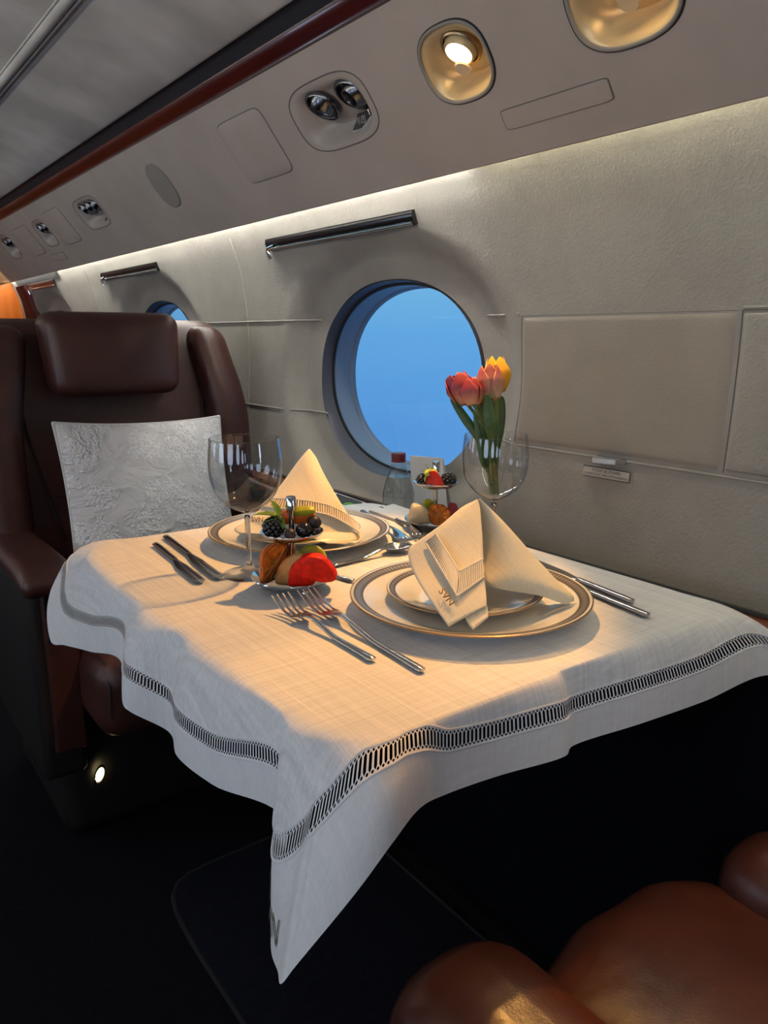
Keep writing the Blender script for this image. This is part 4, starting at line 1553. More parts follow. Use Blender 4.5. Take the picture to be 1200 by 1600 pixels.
def fork(name, label, end, tip, group='forks', tines=4, W=0.0125):
    d = tip - end
    L = math.hypot(d.x, d.y)
    root = thing(name, label, 'fork', (end.x, end.y, T + 0.0008), math.atan2(-d.x, d.y), group)
    h = MB()
    hl = L * 0.60
    zs = lambda y: 0.0030 + 0.0085 * sstep(hl * 0.55, L * 0.66, y) - 0.0055 * sstep(L * 0.64, L * 0.80, y)
    ys = frange(0.0, hl, 16)
    ellsweep(h, [(0, y, zs(y)) for y in [0, 0.0012] + ys[1:]], [(0.0032, 0.0014), (0.0048, 0.0021)] + [(lerp(0.0050, 0.0029, (y / hl) ** 0.8), lerp(0.0024, 0.0019, y / hl)) for y in ys[1:]])
    obj('handle', h, M['steel'], root, local=True, sharp=50)
    b = MB()
    ya, yb = hl * 0.985, L * 0.775
    ys = frange(ya, yb, 12)
    ellsweep(b, [(0, y, zs(y)) for y in ys], [(lerp(0.0029, W, sstep(0.15, 0.95, (y - ya) / (yb - ya))), lerp(0.0018, 0.0010, (y - ya) / (yb - ya))) for y in ys], 12)
    for k in range(tines):
        x = lerp(-W * 0.80, W * 0.80, k / (tines - 1))
        ys = frange(yb - 0.004, L, 12)
        zc = lambda y: zs(y) + 0.013 * ((y - yb) / (L - yb)) ** 1.6 if y > yb else zs(y)
        ellsweep(b, [(x * (1 + 0.06 * i / 12), y, zc(y)) for i, y in enumerate(ys)], [(lerp(0.0021, 0.0011, (i / 12) ** 1.5), lerp(0.0011, 0.0008, i / 12)) for i, y in enumerate(ys)], 8)
    obj('tines', b, M['steel'], root, local=True, sharp=50)
    return root


def knife(name, label, end, tip, group='knives'):
    d = tip - end
    L = math.hypot(d.x, d.y)
    root = thing(name, label, 'knife', (end.x, end.y, T + 0.0008), math.atan2(-d.x, d.y), group)
    h = MB()
    hl = L * 0.46
    ys = frange(0.0, hl, 10)
    ellsweep(h, [(0, y, 0.0036) for y in [0, 0.001] + ys[1:]], [(0.0035, 0.0018), (0.0052, 0.0028)] + [(lerp(0.0054, 0.0044, y / hl), lerp(0.0033, 0.0027, y / hl)) for y in ys[1:]])
    obj('handle', h, M['steel'], root, local=True, sharp=50)
    b = MB()
    ys = frange(hl, L, 24)
    prof = []
    for i, y in enumerate(ys):
        t = i / 24
        w = lerp(0.0042, 0.0082, sstep(0, 0.35, t)) * (1 if t < 0.9 else math.sqrt(max(0.02, 1 - ((t - 0.9) / 0.1) ** 2)))
        prof.append((w, 0.0011))
    ellsweep(b, [(0.0015 * sstep(0, 0.5, i / 24), y, 0.0034) for i, y in enumerate(ys)], prof, 10)
    obj('blade', b, M['steel'], root, local=True, sharp=50)
    return root


def spoon(name, label, end, tip, group='spoons', W=0.0165, hz=0.0):
    d = tip - end
    L = math.hypot(d.x, d.y)
    root = thing(name, label, 'spoon', (end.x, end.y, T + 0.0008), math.atan2(-d.x, d.y), group)
    h = MB()
    bl = 0.042 if L > 0.1 else L * 0.36
    hl = L - bl
    zs = lambda y: 0.0028 + 0.008 * sstep(hl * 0.5, hl, y)
    ys = frange(0, hl, 14)
    ellsweep(h, [(0, y, zs(y)) for y in [0, 0.001] + ys[1:]], [(0.0030, 0.0013), (0.0046, 0.002)] + [(lerp(0.0048, 0.0026, (y / hl) ** 0.8), lerp(0.0022, 0.0017, y / hl)) for y in ys[1:]])
    obj('handle', h, M['steel'], root, local=True, sharp=50)
    b = MB()
    nu, nv = 28, 8
    for off in (0.0, -0.0010):
        rows = []
        for j in range(nv + 1):
            q = j / nv
            row = []
            for i in range(nu):
                a = 2 * PI * i / nu
                yy = hl + bl * 0.48 + math.sin(a) * (bl * 0.52) * q
                xx = math.cos(a) * W * q * (1 + 0.10 * math.sin(a))
                zz = 0.0105 - 0.0085 * (1 - q * q) + off
                row.append((xx, yy, zz))
            rows.append(row)
        b.grid(rows, True)
    rim = [(math.cos(a) * W * (1 + 0.1 * math.sin(a)), hl + bl * 0.48 + math.sin(a) * bl * 0.52, 0.0103) for a in [2 * PI * i / nu for i in range(nu)]]
    b.tube(rim, 0.0007, 6, closed=True)
    obj('bowl', b, M['steel'], root, local=True, sharp=60)
    return root


fork('fork', 'shorter steel fork on the left, its tines pointing at the fruit stand', at_z(583, 1036, T), at_z(438, 938, T + 0.012))
fork('fork', 'longer steel fork next to the near dinner plate', at_z(660, 1053, T), at_z(478, 930, T + 0.012))
knife('knife', 'near-setting knife with its handle end farther from the wall, sticking out past the plate', at_z(1012, 967, T), Vector((0.752, 0.695, T)))
knife('knife', 'near-setting knife beside the wall, its handle end shorter', at_z(988, 945, T), Vector((0.778, 0.715, T)))
knife('knife', 'left-hand knife of the far setting, closest to the armrest', at_z(243, 854, T), at_z(316, 914, T))
knife('knife', 'far-setting knife closer to the wine glass', at_z(259, 842, T), at_z(346, 908, T))
spoon('spoon', 'steel dessert spoon lying between the two plates, bowl toward the wall', at_z(519, 888, T), at_z(637, 852, T + 0.008))
spoon('spoon', 'spoon half hidden behind the red watermelon wedge', at_z(552, 911, T), at_z(480, 892, T), W=0.011)
fork('fork', 'far-setting fork near the second fruit stand, tines toward the camera', at_z(566, 801, T), at_z(650, 851, T + 0.012), W=0.0115)
fork('fork', 'second far-setting fork, beside the paper napkin', at_z(595, 796, T), at_z(676, 845, T + 0.012), W=0.0115)

# ================================================================== WINE GLASSES
def wine_glass(label, loc, H, R, rotz=0.0):
    root = thing('wine_glass', label, 'wine glass', loc, rotz, 'clear wine glasses')
    zb = H * 0.47
    hb = H - zb
    outer = [(0.0032, zb - 0.006), (0.006, zb - 0.0005), (R * 0.38, zb + hb * 0.055), (R * 0.66, zb + hb * 0.15), (R * 0.86, zb + hb * 0.29), (R * 0.965, zb + hb * 0.45), (R, zb + hb * 0.62), (R * 0.985, zb + hb * 0.80), (R * 0.94, H)]
    pts = [Vector((r, 0, z)) for r, z in outer]
    sm = [catmull(pts, t) for t in frange(0, 1, 44)]
    oo = [(p.x, p.z) for p in sm]
    th = 0.0010
    inn = [(max(0.0, p.x - th), p.z + (0.002 if k < 6 else 0)) for k, p in enumerate(sm)][3:]
    obj('bowl', MB().lathe(oo + [(oo[-1][0] - th / 2, H + 0.0004)] + inn[::-1] + [(0, inn[0][1])], 72), M['glass_thin'], root, local=True, sharp=80)
    st = [(0, zb - 0.004), (0.0034, zb - 0.005), (0.0036, zb - 0.012), (0.0036, H * 0.2), (0.0039, 0.022), (0.0052, 0.012), (0.010, 0.0065), (0.012, 0.0058)]
    obj('stem', MB().lathe(st[::-1] + [], 32), M['glass_solid'], root, local=True, sharp=80)
    bs = [(0.0, 0.0062), (0.012, 0.0056), (0.026, 0.0028), (0.0345, 0.0016), (0.0352, 0.0008), (0.0345, 0.0), (0.0, 0.0)]
    obj('foot', MB().lathe(bs, 64), M['glass_thin'], root, local=True, sharp=80)
    return root


G1 = at_z(390, 898, T); G2 = at_z(769, 868, T)
wine_glass('empty clear wine glass in front of the far plate, beside the knives', (G1.x, G1.y, T + 0.0008), 0.181, 0.0472)
wine_glass('clear wine glass holding the tulips near the wall', (G2.x, G2.y, T + 0.0008), 0.174, 0.0465)

# ================================================================== BOTTLE, PAPER, CARD, BOOKLET
BP = at_z(622, 815, LEDGE)
BP = Vector((0.868, 1.124, LEDGE + 0.0006))
root = thing('water_bottle', 'small clear glass water bottle with dark red cap by the window', 'bottle', BP)
bp = [(0, 0.003), (0.022, 0.001), (0.0280, 0.003), (0.0298, 0.010), (0.0298, 0.052), (0.0288, 0.060), (0.0235, 0.080), (0.0165, 0.098), (0.0128, 0.110), (0.0122, 0.116)]
pts = [Vector((r, 0, z)) for r, z in bp]
sm = [catmull(pts, t) for t in frange(0, 1, 40)]
obj('glass_body', MB().lathe([(p.x, p.z) for p in sm], 48), M['bottle'], root, local=True, sharp=80)
wl = [(max(0, p.x - 0.0014), p.z) for p in sm if 0.003 < p.z < 0.088]
obj('water', MB().lathe([(0, 0.0035)] + wl + [(0, wl[-1][1])], 40), M['water'], root, local=True, sharp=60)
cap = [(0.0128, 0.113), (0.0138, 0.1135), (0.0138, 0.1165), (0.0130, 0.117), (0.0136, 0.118), (0.0136, 0.1285), (0.0128, 0.1300), (0, 0.1302)]
obj('cap', MB().lathe(cap, 40), M['cap_red'], root, local=True)['label'] = 'dark red screw cap'
em = MB()
for zz in (0.012, 0.050):
    em.tube([(0.0300 * math.cos(a), 0.0300 * math.sin(a), zz) for a in [2 * PI * i / 40 for i in range(40)]], 0.0006, 5, closed=True)
obj('embossing', em, M['bottle'], root, local=True)

m_ = MB()
q = [at_z(576, 801, T), at_z(614, 791, T), Vector((0.832, 0.985, T)), at_z(648, 826, T)]
c0 = sum(q, Vector()) / 4
for k, (g, zz) in enumerate(((1.0, 0.0008), (1.0, 0.0028), (0.985, 0.0036), (0.985, 0.0046), (0.95, 0.0052))):
    pass
m_.grid([[c0.lerp(p, g) + Vector((0, 0, zz)) for p in q] for g, zz in ((1.0, 0.0008), (1.0, 0.0026), (0.985, 0.0032), (0.985, 0.0048), (0.93, 0.0058), (0.4, 0.0066), (0.0, 0.0068))], True)
tag(obj('paper_napkin', m_, M['paper'], sharp=40), 'square white paper napkin lying flat beside the water bottle', 'paper napkin')

root = thing('menu_card', 'blank grey white folded card leaning on the wall behind the small fruit stand', 'card', (0.885, 1.07, LEDGE))
ct = [at_x(640, 712, 0.928), at_x(691, 716, 0.928), Vector((0.905, 1.020, LEDGE + 0.001)), Vector((0.905, 1.122, LEDGE + 0.001))]
off = Vector((0.0012, 0, 0.0002))
m_ = MB(); m_.add(ct + [p + off for p in ct], [(0, 1, 2, 3), (7, 6, 5, 4), (0, 4, 5, 1), (1, 5, 6, 2), (2, 6, 7, 3), (3, 7, 4, 0)])
obj('front_leaf', m_, M['card'], root)
c2 = [ct[0] + Vector((0.0014, 0, 0)), ct[1] + Vector((0.0014, 0, 0)), Vector((0.921, 1.022, LEDGE + 0.001)), Vector((0.921, 1.120, LEDGE + 0.001))]
m_ = MB(); m_.add(c2 + [p + off for p in c2], [(0, 1, 2, 3), (7, 6, 5, 4), (0, 4, 5, 1), (1, 5, 6, 2), (2, 6, 7, 3), (3, 7, 4, 0)])
obj('back_leaf', m_, M['card'], root)

root = thing('leaflet', 'dark printed leaflet with green spot on the wooden ledge by the far plate', 'leaflet', (0.885, 1.30, LEDGE))
bq = [at_z(524, 770, LEDGE + .002), at_z(571, 786, LEDGE + .002), at_z(559, 798, LEDGE + .002), at_z(515, 783, LEDGE + .002)]
cc = sum(bq, Vector()) / 4
m_ = MB(); m_.grid([[p + Vector((0, 0, dz)) for p in bq] for dz in (-0.0015, 0.001)], True)
m_.add([p + Vector((0, 0, 0.001)) for p in bq], [(0, 1, 2, 3)])
obj('pages', m_, M['paper'], root)
m_ = MB(); m_.add([cc.lerp(p, 0.86) + Vector((0, 0, 0.0014)) for p in bq], [(0, 1, 2, 3)])
obj('printed_panel', m_, M['print_dark'], root)
m_ = MB()
g0 = at_z(546, 789, LEDGE + .002)
m_.grid([[g0 + Vector((0.010 * math.cos(a) * q_, 0.016 * math.sin(a) * q_, 0.002)) for a in [2 * PI * i / 20 for i in range(20)]] for q_ in (1, 0.02)], True)
obj('printed_spot', m_, M['print_green'], root)

# ================================================================== FRUIT STANDS
def fruit_stand(label, loc, R1, R2, z1, z2, H, rotz):
    root = thing('fruit_stand', label, 'fruit stand', loc, rotz, 'two-tier fruit stands')

    def dish_(R, z):
        return [(0, z), (R * 0.55, z + 0.0006), (R * 0.80, z + 0.003), (R * 0.95, z + 0.0075), (R, z + 0.0095), (R * 1.005, z + 0.0088), (R * 0.96, z + 0.0062), (R * 0.80, z + 0.0016), (R * 0.55, z - 0.0008), (0, z - 0.0014)]
    obj('lower_dish', MB().lathe(dish_(R1, z1), 64), M['chrome'], root, local=True, sharp=60)
    obj('upper_dish', MB().lathe(dish_(R2, z2), 56), M['chrome'], root, local=True, sharp=60)
    obj('post', MB().lathe([(0, z1), (0.0036, z1), (0.0036, H - 0.016), (0, H - 0.016)], 20), M['chrome'], root, local=True)
    obj('knob', MB().lathe([(0, H - 0.017), (0.0056, H - 0.017), (0.0060, H - 0.0165), (0.0060, H - 0.001), (0.0054, H), (0, H)], 24), M['chrome'], root, local=True)
    for k in range(3):
        a = 2 * PI * k / 3
        obj('ball_foot', MB().ball((R1 * 0.72 * math.cos(a), R1 * 0.72 * math.sin(a), z1 / 2 + 0.0002), (0.0046, 0.0046, z1 / 2 + 0.0006), 16, 10), M['chrome'], root, local=True)
    return root


S1 = at_z(458, 909, T + 0.010); S1 = Vector((S1.x, S1.y, T + 0.0006))
S2 = at_z(680, 818, T + 0.010); S2 = Vector((S2.x, S2.y, T + 0.0006))
Z1, ZU = 0.0095, 0.066
fruit_stand('chrome two-tier fruit stand in the middle of the table by the wine glass', S1, 0.0515, 0.0385, Z1, ZU, 0.118, 2.5)
fruit_stand('chrome two-tier fruit stand near the wall, behind the near napkin', S2, 0.0505, 0.0360, Z1, 0.070, 0.112, 0.6)


def on(S, r, f, z):
    """a point r to the right and f away, as seen across the table, z above the cloth"""
    return S + RT * r + HF * f + Vector((0, 0, z))


def facing(tilt=0.0, roll=0.0, yaw=0.0):
    """local x right, y away, z up, then roll (about y), tilt (about x)"""
    b = Matrix((RT, HF, Vector((0, 0, 1)))).transposed()
    return b @ Matrix.Rotation(yaw, 3, 'Z') @ Matrix.Rotation(tilt, 3, 'X') @ Matrix.Rotation(roll, 3, 'Y')


def fruit(name, label, cat, c, mb, mat, group=None, sharp=40):
    o = thing(name, label, cat, c, group=group)
    return o


def single(name, label, cat, c, mb, mat, group=None, sharp=45):
    o = obj(name, mb, mat, sharp=sharp)
    inv = Vector(c)
    for v in o.data.vertices:
        v.co -= inv
    o.location = c
    return tag(o, label, cat, group)


def slab(outline, thick, bev=0.003, puff=0.0, n=5):
    """closed x-z outline given thickness along y with rounded edges"""
    mb = MB()
    cx = sum(p[0] for p in outline) / len(outline); cz = sum(p[1] for p in outline) / len(outline)
    def ring(s, y):
        return [Vector((cx + (p[0] - cx) * s, y, cz + (p[1] - cz) * s)) for p in outline]
    h = thick / 2
    rows = [ring(0.02, -h - puff), ring(0.5, -h - puff * 0.75), ring(0.85, -h - puff * 0.25), ring(0.94, -h), ring(0.985, -h + bev * 0.4), ring(1.0, -h + bev), ring(1.0, h - bev), ring(0.985, h - bev * 0.4), ring(0.94, h), ring(0.5, h), ring(0.02, h)]
    return mb.grid(rows, True)


def placed(mb, c, rot):
    mb.v = [rot @ v + Vector(c) for v in mb.v]
    return mb


def smooth_outline(pts, n=40):
    P = [Vector((a, b, 0)) for a, b in pts]
    m = len(P)
    out = []
    for i in range(n):
        x = i / n * m
        k = int(x); u = x - k
        p0, p1, p2, p3 = P[(k - 1) % m], P[k % m], P[(k + 1) % m], P[(k + 2) % m]
        q = 0.5 * ((2 * p1) + (p2 - p0) * u + (2 * p0 - 5 * p1 + 4 * p2 - p3) * u * u + (3 * p1 - p0 - 3 * p2 + p3) * u ** 3)
        out.append((q.x, q.y))
    return out


def orange_slice(label, c, R, rot, thick=0.006, group='dried orange slices'):
    root = thing('dried_orange_slice', label, 'dried orange slice', c, group=group, mat=Matrix.Translation(c) @ rot.to_4x4())
    # disc lies in local x-z, axis y
    n = 72
    wob = lambda a: 1 + 0.05 * math.sin(3 * a + 0.7) + 0.025 * math.sin(7 * a)
    m_ = MB()
    rows = []
    for q, y in ((0.90, -thick * .5), (0.97, -thick * .62), (1.0, -thick * .35), (1.02, 0), (1.0, thick * .35), (0.97, thick * .62), (0.90, thick * .5)):
        rows.append([Vector((R * q * wob(a) * math.cos(a), y + 0.0035 * math.sin(3 * a) * q, R * q * wob(a) * math.sin(a))) for a in [2 * PI * i / n for i in range(n)]])
    m_.grid(rows, True)
    obj('rind', m_, M['orange_rind'], root, local=True)
    m_ = MB()
    rows = []
    segs = 9
    for side in (-1, 1):
        rows = []
        for q in (0.0, 0.12, 0.3, 0.55, 0.8, 0.93):
            row = []
            for i in range(n):
                a = 2 * PI * i / n
                rib = abs(math.sin(a * segs / 2))
                y = side * (thick * 0.30 + 0.0018 * (1 - rib ** 0.5) * (1 if q > 0.1 else 0) - 0.0008 * rib) + 0.0035 * math.sin(3 * a) * q
                row.append(Vector((R * q * wob(a) * math.cos(a), y, R * q * wob(a) * math.sin(a))))
            rows.append(row)
        m_.grid(rows, True)
    obj('flesh', m_, M['orange_dry'], root, local=True, sharp=180)
    m_ = MB()
    for k in range(segs):
        a = 2 * PI * k / segs
        for side in (-1, 1):
            m_.tube([(R * q * wob(a) * math.cos(a), side * (thick * 0.30 + 0.0016) + 0.0035 * math.sin(3 * a) * q, R * q * wob(a) * math.sin(a)) for q in (0.05, 0.3, 0.6, 0.9)], 0.0006, 5)
    m_.ball((0, 0, 0), (0.0036, thick * 0.55, 0.0036), 12, 8)
    obj('pith', m_, M['orange_pith'], root, local=True)
    return root


def blackberry(label, c, r, rz, tilt=0.0, group='blackberries'):
    m_ = MB()
    m_.ball((0, 0, 0), (r * 0.78, r * 0.78, rz * 0.86), 14, 10)
    k = 0
    for lat in range(7):
        th = lerp(0.22, PI - 0.25, lat / 6)
        cnt = max(3, int(round(9.5 * math.sin(th))))
        for i in range(cnt):
            a = 2 * PI * (i + 0.5 * (lat % 2)) / cnt
            p = Vector((r * 0.80 * math.sin(th) * math.cos(a), r * 0.80 * math.sin(th) * math.sin(a), rz * 0.85 * math.cos(th)))
            m_.ball(p, r * 0.285, 10, 7)
    placed(m_, c, Matrix.Rotation(tilt, 3, 'X'))
    return single('blackberry', label, 'blackberry', c, m_, M['blackberry'], group)


def blueberry(label, c, r, mat='blueberry', group='blueberries'):
    root = thing('blueberry', label, 'blueberry', c, group=group)
    obj('berry', MB().ball((0, 0, 0), (r, r, r * 0.92), 24, 16), M[mat], root, local=True)
    m_ = MB()
    d = (CAM - Vector(c)).normalized()
    ax = (d + RT * 0.5 - Vector((0, 0, 0.35))).normalized()
    s = ax.cross(Vector((0, 0, 1))).normalized(); t = s.cross(ax)
    for k in range(5):
        a = 2 * PI * k / 5
        e = s * math.cos(a) + t * math.sin(a)
        f_ = s * math.cos(a + .5) + t * math.sin(a + .5)
        m_.add([ax * r * 0.95 + e * r * 0.18, ax * r * 0.95 + f_ * r * 0.18, ax * r * 1.02 + (e + f_) * r * 0.24], [(0, 1, 2)])
    obj('crown', m_, M['blackberry'], root, local=True, solid=0.0006)
    return root


def leaf_mesh(mb, base, d, up, L, W, curl=0.25, n=12, m=6, fold=0.3):
    d = Vector(d).normalized(); s = d.cross(Vector(up)).normalized(); u = s.cross(d)
    rows = []
    for k in range(n + 1):
        t = k / n
        w = W * (math.sin(PI * t ** 0.8) ** 0.8 if 0 < t < 1 else 0.0) + 0.00005
        c = Vector(base) + d * (L * t) + u * (-curl * L * t * t)
        rows.append([c + s * (w * x) + u * (abs(x) * w * fold + 0.0006 * math.sin(8 * PI * t) * abs(x)) for x in frange(-1, 1, m)])
    mb.grid(rows)
    return mb


def mint(label, c, dirs, L=0.016):
    root = thing('mint_sprig', label, 'mint sprig', c, group='mint sprigs')
    for d in dirs:
        m_ = MB()
        leaf_mesh(m_, (0, 0, 0.001), RT * d[0] + HF * d[1] + Vector((0, 0, d[2])), (0, 0, 1), L * d[3], L * d[3] * 0.30)
        obj('leaf', m_, M['mint'], root, local=True, solid=0.0004)
    return root


def strawberry(label, c, R, L, rot, half=False):
    root = thing('strawberry', label, 'strawberry', c, group='strawberries', mat=Matrix.Translation(c) @ rot.to_4x4())
    def prof(t):
        return R * (math.sin(PI * min(1, t * 0.62 + 0.0)) ** 0.75) if t < 0.8 else R * 0.95 * math.sqrt(max(0, 1 - ((t - 0.72) / 0.28) ** 2))
    pts = [(prof(t), L * (t - 0.5)) for t in frange(0, 1, 20)]
    m_ = MB().lathe(pts, 28)
    if half:
        m_.v = [Vector((v.x, max(v.y, -R * 0.12), v.z)) for v in m_.v]
    obj('flesh', m_, M['strawberry'], root, local=True)
    m_ = MB()
    for k in range(5):
        a = 2 * PI * k / 5
        leaf_mesh(m_, (0, 0, L * 0.48), (math.cos(a), math.sin(a), 0.15), (0, 0, 1), R * 0.95, R * 0.3, 0.3)
    obj('calyx', m_, M['mint'], root, local=True, solid=0.0004)
    return root


# ---- first stand, lower dish: melon, dried orange, peach-coloured slice, red wedge, green slice
zb = Z1 + 0.0030
K = 0.00084


def pxo(pts, cx, cz=916, n=64):
    return smooth_outline([((a - cx) * K, (cz - b) * K) for a, b in pts], n)


wedge = pxo([(456, 920), (457, 908), (459, 897), (465, 886), (476, 877), (487, 874), (498, 874), (508, 878), (518, 889), (526, 904), (522, 911), (510, 913), (501, 912), (496, 911), (493, 917), (484, 920), (470, 921)], 491)
m_ = placed(slab(wedge, 0.016, 0.0028, 0.0015), on(S1, 0.0275, -0.027, zb + 0.006), facing(0.12, 0.0, -0.10))
single('watermelon_wedge', 'bright red seedless watermelon wedge at the front of the fruit stand', 'watermelon wedge', on(S1, 0.0275, -0.027, zb), m_, M['red_melon'])
peach = pxo([(435, 920), (436, 908), (442, 893), (451, 882), (463, 874), (473, 873), (480, 880), (478, 895), (472, 910), (466, 921), (450, 922)], 458)
m_ = placed(slab(peach, 0.011, 0.004, 0.003), on(S1, 0.0005, -0.021, zb + 0.005), facing(0.10, 0.0, -0.25))
single('melon_slice', 'peach coloured melon slice between the dried orange and red watermelon', 'melon slice', on(S1, 0.0005, -0.021, zb), m_, M['peach_melon'], 'melon slices')
green = pxo([(458, 900), (461, 880), (468, 867), (480, 859), (491, 860), (501, 865), (508, 877), (510, 900), (485, 908)], 484, 908)
m_ = placed(slab(green, 0.012, 0.005, 0.003), on(S1, 0.0225, -0.002, zb + 0.003), facing(-0.10, 0.0, 0.05))
single('kiwi_slice', 'yellow-green fruit slice rising behind the red watermelon wedge', 'fruit slice', on(S1, 0.0225, -0.002, zb), m_, M['green_fruit'], 'green fruit slices')
orange_slice('dried orange slice standing on edge beside the post of the nearer stand', on(S1, -0.0195, -0.020, zb + 0.0285), 0.0285, facing() @ Matrix.Rotation(0.36, 3, 'Y') @ Matrix.Rotation(1.05, 3, 'Z'), 0.005)
wm_ = pxo([(411, 910), (412, 893), (417, 876), (421, 866), (431, 866), (436, 880), (438, 912)], 423)
m_ = placed(slab(wm_, 0.013, 0.004, 0.002), on(S1, -0.0290, -0.006, zb + 0.003), facing(0.0, 0.0, 0.25))
single('melon_slice', 'pale melon slice leaning behind the upright dried orange slice', 'melon slice', on(S1, -0.0290, -0.006, zb), m_, M['white_melon'], 'melon slices')

# ---- first stand, upper dish
zu = ZU + 0.0025
blackberry('shiny blackberry on the left of the upper tray under mint', on(S1, -0.021, -0.008, zu + 0.0125), 0.0135, 0.0120, 0.3)
blueberry('small dark blueberry in front of the post on the upper tray', on(S1, 0.001, -0.024, zu + 0.0085), 0.0072)
blueberry('large glossy dark grape in front on the right of the upper tray', on(S1, 0.0165, -0.012, zu + 0.0105), 0.0105, 'grape')
blueberry('dull blueberry at the back right edge of the upper tray', on(S1, 0.0275, 0.004, zu + 0.0160), 0.0090)
blueberry('small dark blueberry low at the right rim of the tray', on(S1, 0.0300, -0.010, zu + 0.0075), 0.0058, 'grape')
blueberry('dark grape wedged between the two right-hand berries of the nearer stand', on(S1, 0.0215, 0.0035, zu + 0.0075), 0.0070, 'grape')
pap = smooth_outline([(-0.016, 0.0), (-0.013, 0.008), (0.0, 0.011), (0.014, 0.009), (0.016, 0.002), (0.0, -0.004)], 36)
m_ = placed(slab(pap, 0.010, 0.003, 0.001), on(S1, 0.012, 0.012, zu + 0.0170), facing(0.1, -0.06, 0.15))
single('papaya_piece', 'orange fruit piece behind the post on the upper tray', 'fruit piece', on(S1, 0.012, 0.012, zu), m_, M['papaya'], 'orange fruit pieces')
m_ = placed(slab([(x * 0.85, z * 0.7) for x, z in pap], 0.008, 0.003, 0.001), on(S1, 0.015, 0.008, zu + 0.0275), facing(0.5, -0.05, 0.15))
single('kiwi_slice', 'small green fruit slice lying on the orange piece', 'fruit slice', on(S1, 0.015, 0.008, zu + 0.02), m_, M['green_fruit'], 'green fruit slices')
m_ = placed(slab([(x * 0.40, z * 1.1) for x, z in pap], 0.010, 0.003, 0.001), on(S1, -0.0065, 0.004, zu + 0.019), facing(0.1, 0.0, 0.2))
single('papaya_piece', 'small upright orange piece between blackberry and post', 'fruit piece', on(S1, -0.0065, 0.004, zu), m_, M['papaya'], 'orange fruit pieces')
mint('bright green mint leaves on the blackberry of the nearer stand', on(S1, -0.014, -0.006, zu + 0.0235), [(-1, 0.0, 0.35, 1.55), (-0.8, -0.3, -0.05, 1.1), (-0.25, 0.1, 1.0, 1.2), (0.3, -0.5, -0.4, 0.8), (-0.6, 0.6, 0.2, 0.9)], 0.0200)

# ---- second stand
z2u = 0.070 + 0.0025
strawberry('cut red strawberry at the front of the far stand upper tray', on(S2, -0.002, -0.015, z2u + 0.0120), 0.0125, 0.032, facing(0.0, 0.0, 0.0) @ Matrix.Rotation(-1.05, 3, 'Y'), True)
blackberry('blackberry on the right of the upper tray near the wall', on(S2, 0.020, -0.006, z2u + 0.0110), 0.0125, 0.0105, 0.2)
blackberry('blackberry on the left behind the strawberry near the wall', on(S2, -0.021, -0.002, z2u + 0.0100), 0.0105, 0.0095, 0.1)
mint('dark mint leaves above the strawberry on the far stand', on(S2, -0.011, -0.002, z2u + 0.0185), [(-0.2, 0.0, 1.0, 1.2), (0.5, -0.6, 0.35, 1.0), (-0.7, -0.2, 0.55, 0.95), (0.3, 0.4, 0.6, 0.9)], 0.0165)
m_ = placed(slab([(x * 0.65, z * 0.8) for x, z in pap], 0.008, 0.003, 0.001), on(S2, -0.009, -0.008, z2u + 0.019), facing(0.4, 0.1, 0.15))
single('kiwi_slice', 'small green slice tucked against the strawberry on the far stand', 'fruit slice', on(S2, -0.009, -0.008, z2u), m_, M['green_fruit'], 'green fruit slices')
wm2 = smooth_outline([(-0.016, -0.002), (-0.0155, 0.014), (-0.011, 0.027), (0.002, 0.028), (0.011, 0.020), (0.0155, 0.008), (0.0155, -0.002)], 48)
m_ = placed(slab(wm2, 0.020, 0.005, 0.003), on(S2, -0.027, -0.016, zb + 0.0055), facing(0.05, 0.05, 0.15))
single('melon_slice', 'pale cream melon chunk on the lower tray of the far stand', 'melon slice', on(S2, -0.027, -0.016, zb), m_, M['white_melon'], 'melon slices')
orange_slice('round dried orange slice facing forward on the far stand', on(S2, 0.004, -0.022, zb + 0.0165), 0.0180, facing(-0.30, 0.0, 0.12))
m_ = placed(slab([(x * 0.55, z * 0.75) for x, z in wm2], 0.010, 0.004, 0.002), on(S2, 0.026, -0.004, zb + 0.0120), facing(0.0, 0.2, 0.3))
single('plum_wedge', 'dark pink fruit wedge right of the dried orange on the far stand', 'fruit wedge', on(S2, 0.026, -0.004, zb), m_, M['plum'])
m_ = placed(slab([(x * 0.75, z * 0.95) for x, z in wm2], 0.008, 0.004, 0.002), on(S2, -0.010, 0.006, zb + 0.010), facing(0.0, 0.0, 0.3))
single('kiwi_slice', 'green fruit slice standing behind the cream melon chunk', 'fruit slice', on(S2, -0.010, 0.006, zb), m_, M['green_fruit'], 'green fruit slices')

# ================================================================== TULIPS IN THE WINE GLASS
GB = Vector((G2.x, G2.y, T + 0.0008))


